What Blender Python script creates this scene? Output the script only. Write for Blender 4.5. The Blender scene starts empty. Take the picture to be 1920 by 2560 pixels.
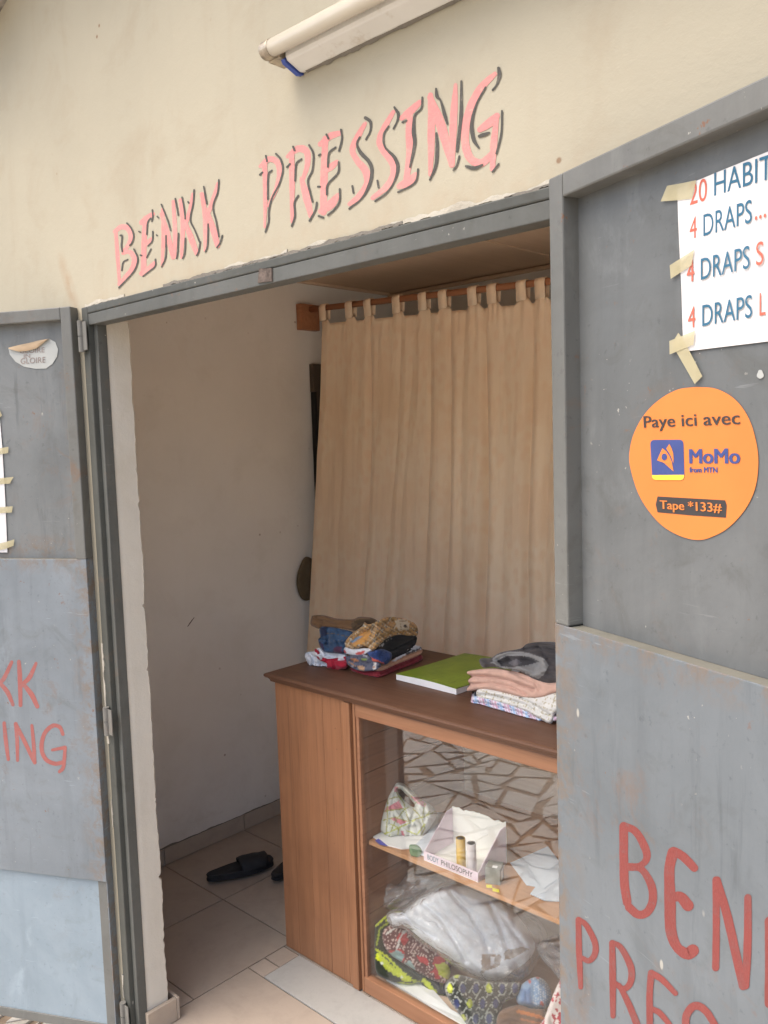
import bpy, math, random
import numpy as np
from mathutils import Vector
from mathutils.geometry import delaunay_2d_cdt

random.seed(7)
SC = bpy.context.scene
COL = SC.collection
R = math.radians

# ------------------------------------------------------------------ camera
F, YAW, PIT, ROL = 2131.7, 43.321, 5.054, -1.848        # focal length in photo pixels (1920 wide)
CAM = np.array([2.307, -1.222, 1.802])


def _basis():
    y, p, r = R(YAW), R(PIT), R(ROL)
    f = np.array([-math.sin(y) * math.cos(p), math.cos(y) * math.cos(p), -math.sin(p)])
    a = np.cross(f, [0, 0, 1]); a /= np.linalg.norm(a)
    u = np.cross(a, f)
    c, s = math.cos(r), math.sin(r)
    return a * c + u * s, -a * s + u * c, f


RT, UP, FW = _basis()
cd = bpy.data.cameras.new('camera')
cam = bpy.data.objects.new('camera', cd); COL.objects.link(cam)
cd.sensor_fit = 'HORIZONTAL'; cd.sensor_width = 36.0; cd.lens = 36.0 * F / 1920
cd.clip_start = 0.02; cd.clip_end = 500
from mathutils import Matrix
cam.matrix_world = Matrix(((RT[0], UP[0], -FW[0], CAM[0]), (RT[1], UP[1], -FW[1], CAM[1]),
                           (RT[2], UP[2], -FW[2], CAM[2]), (0, 0, 0, 1)))
SC.camera = cam

# ------------------------------------------------------------------ sky, sun, exposure
SUN_EL, SUN_AZ = 64, 205             # a hazy sun high in front of the shop, its light spread wide by thin cloud
w = bpy.data.worlds.new('World'); SC.world = w; w.use_nodes = True
wn = w.node_tree
sky = wn.nodes.new('ShaderNodeTexSky'); sky.sky_type = 'NISHITA'; sky.sun_disc = False
sky.sun_elevation = R(SUN_EL); sky.sun_rotation = R(SUN_AZ); sky.air_density = 1.0; sky.dust_density = 5.0; sky.ozone_density = 1.0
bg = wn.nodes['Background']; bg.inputs[1].default_value = 0.15
wn.links.new(sky.outputs[0], bg.inputs[0])
sl = bpy.data.lights.new('sun', 'SUN'); sl.energy = 1.0; sl.angle = R(60); sl.color = (1.0, 0.95, 0.86)
so = bpy.data.objects.new('sun', sl); COL.objects.link(so)
sd = Vector((math.sin(R(SUN_AZ)) * math.cos(R(SUN_EL)), math.cos(R(SUN_AZ)) * math.cos(R(SUN_EL)), math.sin(R(SUN_EL))))
so.location = sd * 20
so.rotation_euler = sd.to_track_quat('Z', 'Y').to_euler()
SC.view_settings.view_transform = 'Standard'; SC.view_settings.look = 'None'
SC.view_settings.exposure = 1.40; SC.view_settings.gamma = 1.0
SC.render.engine = 'CYCLES'
SC.cycles.use_denoising = True
SC.cycles.max_bounces = 10; SC.cycles.diffuse_bounces = 6; SC.cycles.transparent_max_bounces = 16
SC.cycles.sample_clamp_indirect = 6


# ------------------------------------------------------------------ back-projection on to world planes
def ray(x, y):
    return RT * ((x - 960) / F) - UP * ((y - 1280) / F) + FW


def pl(x, y, o, n):
    d = ray(x, y); n = np.asarray(n, float)
    return CAM + d * (((np.asarray(o, float) - CAM) @ n) / (d @ n))


def PX(x, y, v): return pl(x, y, (v, 0, 0), (1, 0, 0))
def PY(x, y, v): return pl(x, y, (0, v, 0), (0, 1, 0))
def PZ(x, y, v): return pl(x, y, (0, 0, v), (0, 0, 1))


def zoomer(x0, y0, s):
    return lambda q: (x0 + q[0] * s, y0 + q[1] * s)


Z1 = zoomer(0, 0, .5787); Z2 = zoomer(600, 0, .4822); Z3 = zoomer(1300, 180, .3737); Z4 = zoomer(1350, 900, .3844)
Z5 = zoomer(1300, 1700, .3887); Z6 = zoomer(0, 700, .3618); Z7 = zoomer(0, 1400, .5247); Z8 = zoomer(660, 1450, .4581)
S1 = zoomer(880, 1800, .3255); S2 = zoomer(880, 2150, .3436); S3 = zoomer(350, 1950, .3617); S4 = zoomer(700, 600, .4219)
S5 = zoomer(660, 1600, .4067)


# ------------------------------------------------------------------ node materials
class NT:
    def __init__(s, name):
        s.m = bpy.data.materials.new(name); s.m.use_nodes = True
        s.t = s.m.node_tree; s.n = s.t.nodes; s.l = s.t.links
        s.b = s.n['Principled BSDF']
        g = s.n.new('ShaderNodeNewGeometry'); s.pos = g.outputs['Position']

    def set(s, sock, v):
        if hasattr(v, 'is_linked') or isinstance(v, bpy.types.NodeSocket): s.l.new(v, sock)
        else:
            if isinstance(v, (tuple, list)) and len(v) == 3 and sock.type == 'RGBA': v = (*v, 1)
            sock.default_value = v

    def mapv(s, scale=(1, 1, 1), rot=(0, 0, 0), loc=(0, 0, 0), vec=None):
        m = s.n.new('ShaderNodeMapping'); s.l.new(vec or s.pos, m.inputs[0])
        m.inputs['Scale'].default_value = scale; m.inputs['Rotation'].default_value = rot; m.inputs['Location'].default_value = loc
        return m.outputs[0]

    def noise(s, scale, detail=4, rough=.55, dist=0, vec=None, out=0):
        n = s.n.new('ShaderNodeTexNoise'); s.l.new(vec or s.pos, n.inputs['Vector'])
        n.inputs['Scale'].default_value = scale; n.inputs['Detail'].default_value = detail
        n.inputs['Roughness'].default_value = rough; n.inputs['Distortion'].default_value = dist
        return n.outputs[out]

    def voro(s, scale, feature='F1', vec=None, out='Distance', rnd=1.0):
        n = s.n.new('ShaderNodeTexVoronoi'); n.feature = feature; s.l.new(vec or s.pos, n.inputs['Vector'])
        n.inputs['Scale'].default_value = scale; n.inputs['Randomness'].default_value = rnd
        return n.outputs[out]

    def wave(s, scale, dist=0, detail=2, vec=None, dirn='X', dscale=1):
        n = s.n.new('ShaderNodeTexWave'); n.bands_direction = dirn; s.l.new(vec or s.pos, n.inputs['Vector'])
        n.inputs['Scale'].default_value = scale; n.inputs['Distortion'].default_value = dist
        n.inputs['Detail'].default_value = detail; n.inputs['Detail Scale'].default_value = dscale
        return n.outputs['Fac']

    def rng(s, v, a, b, c=0., d=1.):
        m = s.n.new('ShaderNodeMapRange'); s.set(m.inputs[0], v)
        for i, x in enumerate((a, b, c, d)): m.inputs[i + 1].default_value = x
        return m.outputs[0]

    def op(s, o, a, b=0.0):
        m = s.n.new('ShaderNodeMath'); m.operation = o; s.set(m.inputs[0], a); s.set(m.inputs[1], b)
        return m.outputs[0]

    def mix(s, f, a, b, mode='MIX'):
        m = s.n.new('ShaderNodeMix'); m.data_type = 'RGBA'; m.blend_type = mode
        s.set(m.inputs[0], f); s.set(m.inputs[6], a); s.set(m.inputs[7], b)
        return m.outputs[2]

    def xyz(s, vec=None):
        m = s.n.new('ShaderNodeSeparateXYZ'); s.l.new(vec or s.pos, m.inputs[0]); return m.outputs

    def attr(s, name='Col'):
        a = s.n.new('ShaderNodeAttribute'); a.attribute_name = name; return a.outputs['Color']

    def bump(s, h, strength=.3, dist=.01):
        b = s.n.new('ShaderNodeBump'); s.l.new(h, b.inputs['Height'])
        b.inputs['Strength'].default_value = strength; b.inputs['Distance'].default_value = dist
        s.l.new(b.outputs[0], s.b.inputs['Normal'])

    def done(s, color, rough=.6, spec=.5, metal=0.):
        s.set(s.b.inputs['Base Color'], color); s.set(s.b.inputs['Roughness'], rough)
        s.b.inputs['Specular IOR Level'].default_value = spec; s.b.inputs['Metallic'].default_value = metal
        return s.m


def simple(name, col, rough=.6, spec=.4, var=.12, scale=30, bump=0, metal=0.):
    t = NT(name)
    dark = tuple(c * (1 - var * 1.6) for c in col); lite = tuple(min(1, c * (1 + var)) for c in col)
    c = t.mix(t.rng(t.noise(scale, 4), .3, .7), dark, lite)
    if bump: t.bump(t.noise(scale * 6, 3), bump, .004)
    return t.done(c, rough, spec, metal)


def plaster(name, base, stain, dots=.5, bump=.25):
    t = NT(name)
    c = t.mix(t.rng(t.noise(1.3, 5, .6), .35, .7), base, tuple(x * .90 for x in base))
    c = t.mix(t.rng(t.noise(5, 6, .65, .4), .52, .72, 0, .45), c, stain)
    v = t.mapv((9, 9, 1.2))
    c = t.mix(t.rng(t.noise(1.0, 5, .6, vec=v), .56, .75, 0, .28), c, stain)
    d = t.rng(t.voro(13), .05, .085, 1, 0)
    k = t.rng(t.noise(3.1, 2), .54, .62)
    c = t.mix(t.op('MULTIPLY', t.op('MULTIPLY', d, k), dots), c, (.20, .11, .06))
    t.m['_c'] = 1
    h = t.op('ADD', t.op('MULTIPLY', t.noise(4, 3), 2.5), t.op('ADD', t.noise(45, 6, .65), t.op('MULTIPLY', t.noise(220, 2), .25)))
    t.bump(h, bump, .006)
    return t, c


t, c = plaster('facade_paint', (.388, .352, .266), (.315, .262, .185), .9, .18)
# a rusty brown run of dirt beside the upper door corner
X, Y, Z = t.xyz()
dx = t.op('ABSOLUTE', t.op('SUBTRACT', X, t.op('ADD', -.075, t.op('MULTIPLY', t.op('SUBTRACT', Z, 2.28), -.45))))
run = t.op('MULTIPLY', t.rng(dx, 0, .035, 1, 0), t.op('MULTIPLY', t.rng(Z, 2.16, 2.24), t.rng(Z, 2.29, 2.38, 1, 0)))
c = t.mix(t.op('MULTIPLY', run, t.rng(t.noise(22, 4), .3, .7, .1, .8)), c, (.30, .185, .10))
# grime that gathers in a band along the top of the door frame
band = t.op('MULTIPLY', t.rng(Z, 2.19, 2.26, 1, 0), t.rng(t.noise(14, 6, .7), .42, .66))
band = t.op('MULTIPLY', band, t.rng(X, -.05, .2))
c = t.mix(t.op('MULTIPLY', band, .55), c, (.36, .28, .19))
M_FACADE = t.done(c, .85, .2)
t, c = plaster('room_plaster', (.75, .725, .675), (.63, .60, .54), .7, .18)
X, Y, Z = t.xyz()
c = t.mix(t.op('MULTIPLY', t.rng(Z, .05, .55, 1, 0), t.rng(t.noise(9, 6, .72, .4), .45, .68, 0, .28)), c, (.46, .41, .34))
c = t.mix(t.rng(t.noise(1, 5, .7, .3, vec=t.mapv((40, 3, 9), (.6, 0, 0))), .66, .72, 0, .25), c, (.50, .45, .38))
M_ROOM = t.done(c, .85, .2)
t, c = plaster('reveal_plaster', (.58, .55, .48), (.46, .42, .34), .25, .3); M_REVEAL = t.done(c, .8, .25)
t, c = plaster('broken_plaster', (.45, .42, .35), (.20, .165, .12), 1.0, .6); M_BROKEN = t.done(c, .95, .1)
t, c = plaster('grey_mortar', (.19, .175, .15), (.15, .13, .11), .5, .8); M_MORTAR = t.done(c, .95, .1)


def metal_paint(name, base, light, rust=.5, rough=.42, speck=1.0, edge=None):
    t = NT(name)
    c = t.mix(t.rng(t.noise(2.4, 7, .68, .5), .34, .66), base, light)
    c = t.mix(t.rng(t.noise(11, 6, .7, .8), .54, .70, 0, .45), c, tuple(x * m for x, m in zip(base, (.80, .76, .68))))
    c = t.mix(t.rng(t.noise(8, 6, .7, .5, vec=t.mapv((1, 1, .5), loc=(3, 1, 7))), .58, .72, 0, .4), c, tuple(min(1, x * 1.35) for x in light))
    v = t.mapv((14, 14, 1.5))
    c = t.mix(t.rng(t.noise(1, 5, .6, vec=v), .5, .8, 0, .5), c, tuple(x * .72 for x in base))
    c = t.mix(t.rng(t.noise(60, 4, .7), .62, .70, 0, .35), c, tuple(x * .5 for x in base))
    r = t.op('MULTIPLY', t.rng(t.noise(9, 7, .75, .6), .56, .68), t.rng(t.noise(2.1, 3), .46, .6))
    c = t.mix(t.op('MULTIPLY', r, rust * .7), c, (.17, .105, .066))
    r2 = t.op('MULTIPLY', t.rng(t.noise(38, 4, .7), .66, .71), t.rng(t.noise(4, 3), .48, .6))
    c = t.mix(t.op('MULTIPLY', r2, min(1, rust * 1.3)), c, (.17, .085, .05))
    if edge is not None:                     # rust and grime that creeps in from the hinge-side edge and the sheet's upper seam
        (ox_, oy_), (dx_, dy_), zt_ = edge; X, Y, Z = t.xyz()
        u = t.op('ADD', t.op('MULTIPLY', t.op('SUBTRACT', X, ox_), dx_), t.op('MULTIPLY', t.op('SUBTRACT', Y, oy_), dy_))
        ek = t.op('MAXIMUM', t.rng(u, .0, .075, 1, 0), t.rng(t.op('ABSOLUTE', t.op('SUBTRACT', Z, zt_)), .0, .05, .8, 0))
        ek = t.op('MULTIPLY', ek, t.rng(t.noise(26, 7, .75, .4), .46, .60))
        c = t.mix(t.op('MULTIPLY', ek, .8), c, (.175, .125, .085))
        dr = t.op('MULTIPLY', t.rng(t.noise(1, 5, .65, .3, vec=t.mapv((34, 34, 3.2))), .56, .70), t.rng(t.noise(3, 3), .45, .6))
        c = t.mix(t.op('MULTIPLY', dr, .45), c, tuple(x * .55 for x in base))
    sc_ = t.op('MULTIPLY', t.rng(t.noise(1, 3, .7, .2, vec=t.mapv((9, 9, 120), (.5, .3, 0))), .66, .70), t.rng(t.noise(6, 2), .5, .6))
    c = t.mix(t.op('MULTIPLY', sc_, .35), c, tuple(min(1, x * 1.7) for x in light))
    ch = t.op('MULTIPLY', t.rng(t.noise(85, 3, .6), .70, .72), t.rng(t.noise(5, 3), .52, .62))
    c = t.mix(t.op('MULTIPLY', ch, .6), c, (.42, .40, .35))
    d = t.op('MULTIPLY', t.rng(t.voro(17, vec=t.mapv((1, 1, .45))), .04, .065, 1, 0), t.rng(t.noise(9, 1), .57, .6))
    c = t.mix(t.op('MULTIPLY', d, .75 * speck), c, (.40, .38, .33))
    ro = t.rng(t.noise(6, 4), .3, .7, rough - .08, rough + .14)
    t.bump(t.op('ADD', t.op('ADD', t.noise(3.2, 2), t.op('MULTIPLY', t.noise(11, 3), .25)), t.op('MULTIPLY', t.noise(120, 3), .05)), .38, .010)
    return t.done(c, ro, .3)


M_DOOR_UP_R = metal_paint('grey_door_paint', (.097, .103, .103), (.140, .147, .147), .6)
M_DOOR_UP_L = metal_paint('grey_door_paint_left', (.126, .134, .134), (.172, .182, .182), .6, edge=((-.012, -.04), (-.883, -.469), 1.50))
M_DOOR_LOW_R = metal_paint('weathered_haze_tinted_paint', (.112, .127, .136), (.150, .168, .180), .7, edge=((1.573, -.05), (.930, -.3665), 1.493))  # worn paint; its bluer, lighter base also carries the flare haze
M_DOOR_LOW_L = metal_paint('weathered_haze_tinted_paint_left', (.145, .166, .182), (.190, .215, .234), .8, edge=((-.012, -.04), (-.883, -.469), 1.474))  # same haze tint mixed into the left leaf's worn paint
M_DOOR_BASE = metal_paint('haze_tinted_blue_grey_paint', (.20, .25, .285), (.255, .31, .35), .6)  # bluest base: flare haze put into the foot sheet's colour
M_DOOR_FR = metal_paint('door_frame_paint', (.112, .113, .104), (.152, .153, .142), .9)
M_JAMB = metal_paint('jamb_paint', (.076, .078, .070), (.108, .110, .100), .95, .55, .9)
M_JAMB2 = metal_paint('jamb_paint_dark', (.056, .058, .051), (.080, .082, .072), .9, .55, 1.0)
M_LEDGE = metal_paint('dusty_ledge_paint', (.125, .122, .10), (.165, .158, .13), .5, .6, .5)
M_HINGE = metal_paint('hinge_metal', (.115, .112, .10), (.17, .165, .15), .8, .5, .3)


def worn_paint(name, col, under, wear=.5, rough=.5):
    t = NT(name)
    c = t.mix(t.rng(t.noise(9, 5, .65), .35, .7), col, tuple(min(1, x * 1.18) for x in col))
    c = t.mix(t.op('MULTIPLY', t.rng(t.noise(75, 5, .75), .60, .68), wear), c, under)
    c = t.mix(t.op('MULTIPLY', t.rng(t.noise(24, 6, .8, .5), .50, .72), wear * .55), c, under)
    t.bump(t.op('ADD', t.noise(45, 6, .65), t.noise(220, 2)), .2, .004)
    return t.done(c, rough, .3)


M_PINK = worn_paint('pink_wall_paint', (.50, .205, .19), (.44, .36, .27), .75, .8)
M_BLACKLINE = worn_paint('charcoal_wall_paint', (.06, .056, .048), (.28, .25, .19), .45, .7)
M_RED = worn_paint('red_door_paint', (.185, .042, .037), (.11, .10, .10), .55, .48)
M_REDPALE = worn_paint('faded_red_door_paint', (.27, .088, .078), (.18, .17, .175), .6, .5)


def wood(name, a, b, dark, axis='z', rough=.42, spec=.4, fine=1.0):
    t = NT(name)
    sc = {'z': (26, 26, 1.3), 'x': (1.3, 26, 26), 'y': (26, 1.3, 26)}[axis]
    v = t.mapv(sc)
    g = t.noise(1.0, 7, .62, 1.1, vec=v)
    c = t.mix(t.rng(g, .3, .72), a, b)
    sc2 = tuple(x * (3.4 if x > 2 else 1.6) for x in sc)
    g2 = t.noise(1.0, 4, .7, .4, vec=t.mapv(sc2))
    c = t.mix(t.rng(g2, .54, .72, 0, .55 * fine), c, dark)
    c = t.mix(t.rng(t.noise(2.6, 4, .6), .5, .75, 0, .4), c, dark)
    sp = t.op('MULTIPLY', t.rng(t.voro(24), .03, .05, 1, 0), t.rng(t.noise(7, 1), .58, .62))
    c = t.mix(t.op('MULTIPLY', sp, .8), c, tuple(x * .35 for x in dark))
    t.bump(t.op('ADD', g2, t.op('MULTIPLY', g, .6)), .18, .003)
    return t.done(c, t.rng(t.noise(5, 3), .3, .7, rough - .08, rough + .15), spec)


M_WOOD = wood('varnished_orange_wood', (.225, .105, .052), (.315, .150, .076), (.125, .055, .029))
M_WOODX = wood('varnished_rail_wood', (.245, .115, .060), (.315, .155, .083), (.15, .068, .036), 'x')
M_WOODIN = wood('cabinet_inner_wood', (.24, .115, .065), (.32, .16, .09), (.14, .065, .036), 'y', .6, .25)
M_WOODBK = wood('cabinet_back_wood', (.50, .36, .26), (.58, .43, .31), (.40, .27, .19), 'x', .7, .2)
M_TOP = wood('dark_counter_top_wood', (.110, .054, .032), (.150, .076, .046), (.055, .028, .019), 'x', .48, .35)
M_SHELF = wood('pale_shelf_wood', (.42, .22, .11), (.52, .28, .15), (.28, .14, .07), 'x', .6, .25)
M_ROD = wood('curtain_rod_wood', (.34, .15, .075), (.44, .20, .10), (.22, .10, .05), 'x', .6, .2)
M_CEIL = wood('brown_ceiling_board', (.62, .46, .32), (.68, .51, .36), (.52, .37, .25), 'y', .75, .15, .4)


def tile_mat(name, a, b):
    t = NT(name)
    rnd = t.attr('Col')
    c = t.mix(rnd, a, b)
    c = t.mix(t.rng(t.noise(16, 5, .65), .5, .75, 0, .35), c, tuple(x * .72 for x in a))
    c = t.mix(t.rng(t.noise(150, 3, .7), .55, .7, 0, .25), c, tuple(x * .8 for x in a))
    c = t.mix(t.rng(t.noise(3.2, 6, .7, .6), .48, .72, 0, .45), c, tuple(x * .62 for x in a))
    return t.done(c, t.rng(t.noise(12, 4), .3, .7, .32, .5), .45)


M_TILE = tile_mat('beige_floor_tile', (.35, .29, .235), (.40, .335, .275))
M_SKIRT = tile_mat('beige_skirting_tile', (.38, .315, .25), (.43, .36, .29))
M_STRIP = tile_mat('white_stone_tile', (.335, .33, .31), (.38, .375, .35))
M_GROUT = simple('dark_grout', (.16, .13, .10), .9, .1, .2, 60)
M_PAVE = tile_mat('pale_paving_shard', (.60, .55, .47), (.74, .69, .61))
M_PAVEGROUT = simple('brown_paving_grout', (.38, .29, .21), .9, .1, .2, 20)
M_GROUND = simple('sandy_ground', (.46, .415, .34), .95, .05, .2, 3)

t = NT('tan_damask_cloth')
X, Y, Z = t.xyz()
v = t.mapv((1, .15, .8))
leafy = t.rng(t.voro(34, 'SMOOTH_F1', vec=t.mapv((1, .2, .62), (0, .5, 0))), .22, .46)
leafy = t.op('MULTIPLY', leafy, t.rng(t.noise(6, 3, vec=v), .36, .52))
c = t.mix(t.rng(t.noise(2.2, 4), .35, .7), (.84, .635, .435), (.88, .68, .485))
c = t.mix(t.op('MULTIPLY', leafy, .5), c, (.90, .76, .57))
c = t.mix(t.rng(t.noise(1, 4, .6, vec=t.mapv((22, 2, 1.0))), .55, .8, 0, .3), c, (.54, .38, .25))
t.bump(t.op('ADD', t.op('ADD', t.noise(420, 2), t.op('MULTIPLY', leafy, .8)), t.op('MULTIPLY', t.noise(1, 5, .65, .6, vec=t.mapv((40, 6, 5))), 3.0)), .30, .004)
M_CURTAIN = t.done(c, t.op('SUBTRACT', .72, t.op('MULTIPLY', leafy, .16)), .3)
t.b.inputs['Sheen Weight'].default_value = .15


def cloth_mat(name, rough=.85, sheen=.2, weave=500):
    t = NT(name)
    c = t.mix(t.rng(t.noise(40, 4), .3, .7), t.attr('Col'), t.mix(.82, (0, 0, 0), t.attr('Col')))
    t.bump(t.noise(weave, 2), .12, .0015)
    m = t.done(c, rough, .2)
    t.b.inputs['Sheen Weight'].default_value = sheen
    return m


M_CLOTH = cloth_mat('printed_cloth')
M_POLY = cloth_mat('printed_plastic_film', .38, 0, 60)
M_PRICE = simple('price_sheet_paper', (.60, .585, .575), .75, .2, .05, 14)
M_WHITE = simple('white_paper', (.80, .80, .80), .75, .2, .04, 14)
M_CARD = simple('white_card', (.80, .79, .74), .7, .25, .05, 12)
M_LILAC = simple('lilac_card', (.70, .58, .66), .6, .3, .06, 14)
M_BLUEPAPER = simple('bluish_white_paper', (.62, .68, .76), .75, .2, .06, 14)
M_NOTE = None
M_BLACKRUB = simple('black_rubber', (.020, .021, .024), .6, .35, .2, 40, .2)
def specked(name, a, b, rough):
    t = NT(name); c = t.mix(t.rng(t.noise(9, 4), .3, .7), a, b)
    d = t.op('MULTIPLY', t.rng(t.voro(42, vec=t.mapv((.6, 1, 1))), .07, .12, 1, 0), t.rng(t.noise(11, 1), .56, .60))
    c = t.mix(t.op('MULTIPLY', d, .85), c, (.16, .075, .035))
    c = t.mix(t.rng(t.noise(14, 6, .7), .60, .75, 0, .5), c, (.30, .22, .13))
    return t.done(c, rough, .5)


M_ENAMEL = specked('aged_white_enamel', (.54, .535, .50), (.60, .595, .56), .38)
M_TUBE = specked('fluorescent_glass', (.52, .47, .38), (.60, .55, .45), .24)
M_BRASS = simple('dull_metal_cap', (.34, .29, .22), .4, .5, .3, 60, 0, .5)
M_RUSTDOT = simple('rusty_brown_spot', (.22, .10, .05), .8, .2, .2, 40)
M_RUSTPATCH = simple('rusted_paint_patch', (.125, .098, .082), .85, .2, .45, 45, .3)
M_PORCH = simple('pale_porch_ceiling', (.55, .50, .42), .9, .1, .1, 6)
M_BLUEPL = simple('blue_plastic', (.035, .07, .30), .4, .4, .1, 30)
M_CONC = simple('dirty_concrete', (.25, .23, .20), .95, .1, .35, 14, .6)
M_ORANGE = simple('orange_sticker_vinyl', (.60, .185, .040), .45, .4, .04, 8)
M_INK = simple('dark_grey_ink', (.045, .040, .040), .5, .3, .05)
M_NAVY = simple('navy_ink', (.045, .065, .20), .45, .35, .05)
M_YELLOW = simple('yellow_ink', (.80, .50, .05), .45, .35, .05)
M_BLUEINK = simple('blue_print_ink', (.040, .125, .20), .7, .2, .05)
M_REDINK = simple('red_print_ink', (.48, .125, .085), .7, .2, .05)
M_TEALINK = simple('teal_print_ink', (.02, .12, .18), .7, .2, .05)
M_GREYSTK = simple('grey_sticker_vinyl', (.36, .37, .35), .5, .35, .06, 12)
M_PEEL = simple('peach_sticker_back', (.42, .31, .20), .7, .2, .1, 20)
M_FADEINK = simple('faded_pink_ink', (.26, .21, .19), .6, .2, .1)
M_YROLL = simple('yellow_paper_roll', (.62, .40, .085), .6, .3, .1, 25)
M_WROLL = simple('white_paper_roll', (.62, .57, .58), .6, .3, .12, 25)
M_GREYBOX = simple('grey_carton', (.26, .27, .25), .6, .3, .12, 20)
M_YTAG = simple('yellow_tag_paper', (.75, .68, .05), .6, .3, .05)
M_DARKBOARD = simple('dark_brown_board', (.085, .065, .048), .6, .3, .15, 12)
M_BLACKEDGE = simple('black_edging', (.012, .011, .010), .5, .3, .1)
M_OLIVE = simple('olive_brown_cloth', (.135, .105, .066), .9, .1, .12, 20)
M_GREENPL = simple('green_plastic', (.11, .21, .10), .45, .4, .15, 20)
M_PURPLE = simple('purple_blue_paper', (.12, .12, .46), .6, .3, .1)

# tape: yellowed, half see-through
t = NT('yellowed_tape')
t.done(t.mix(t.rng(t.noise(30, 4), .3, .7), (.42, .37, .215), (.50, .445, .28)), .5, .35)
t.b.inputs['Alpha'].default_value = .72
M_TAPE = t.m


def glassy(name, ior, tint=(1, 1, 1), rough=0.0, haze=0.0, hazecol=(.7, .72, .75), wrinkle=0.0, gain=1.0):
    m = bpy.data.materials.new(name); m.use_nodes = True
    n, l = m.node_tree.nodes, m.node_tree.links
    n.remove(n['Principled BSDF']); out = n['Material Output']
    tr = n.new('ShaderNodeBsdfTransparent'); tr.inputs[0].default_value = (*tint, 1)
    gl = n.new('ShaderNodeBsdfGlossy'); gl.inputs['Roughness'].default_value = rough
    lw = n.new('ShaderNodeLayerWeight'); pw_ = n.new('ShaderNodeMath'); pw_.operation = 'POWER'; pw_.inputs[1].default_value = 5.0
    l.new(lw.outputs['Facing'], pw_.inputs[0]); fr = n.new('ShaderNodeMapRange'); f0 = ((ior - 1) / (ior + 1)) ** 2
    l.new(pw_.outputs[0], fr.inputs[0]); fr.inputs[3].default_value = f0; fr.inputs[4].default_value = 1.0
    fac = fr.outputs[0]
    if gain != 1:
        mm = n.new('ShaderNodeMath'); mm.operation = 'MULTIPLY'; mm.inputs[1].default_value = gain; mm.use_clamp = True
        l.new(fac, mm.inputs[0]); fac = mm.outputs[0]
    mx = n.new('ShaderNodeMixShader'); l.new(fac, mx.inputs[0]); l.new(tr.outputs[0], mx.inputs[1]); l.new(gl.outputs[0], mx.inputs[2])
    last = mx.outputs[0]
    if wrinkle:
        nz = n.new('ShaderNodeTexNoise'); nz.inputs['Scale'].default_value = 24; nz.inputs['Detail'].default_value = 5; nz.inputs['Distortion'].default_value = 1.4
        g = n.new('ShaderNodeNewGeometry'); l.new(g.outputs['Position'], nz.inputs['Vector'])
        b = n.new('ShaderNodeBump'); b.inputs['Strength'].default_value = wrinkle; b.inputs['Distance'].default_value = .02
        l.new(nz.outputs[0], b.inputs['Height']); l.new(b.outputs[0], gl.inputs['Normal']); l.new(b.outputs[0], lw.inputs['Normal'])
    if haze:
        df = n.new('ShaderNodeBsdfDiffuse'); df.inputs[0].default_value = (*hazecol, 1)
        m2 = n.new('ShaderNodeMixShader'); m2.inputs[0].default_value = haze
        l.new(last, m2.inputs[1]); l.new(df.outputs[0], m2.inputs[2]); last = m2.outputs[0]
    l.new(last, out.inputs[0])
    return m


M_GLASS = glassy('cabinet_glass', 1.5, (.97, .98, .97), 0, .008, gain=1.7)
M_CLEAR = glassy('clear_plastic_bag', 1.45, (.97, .97, .98), .10, .10, (.90, .92, .95), .7, 4.0)


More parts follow.
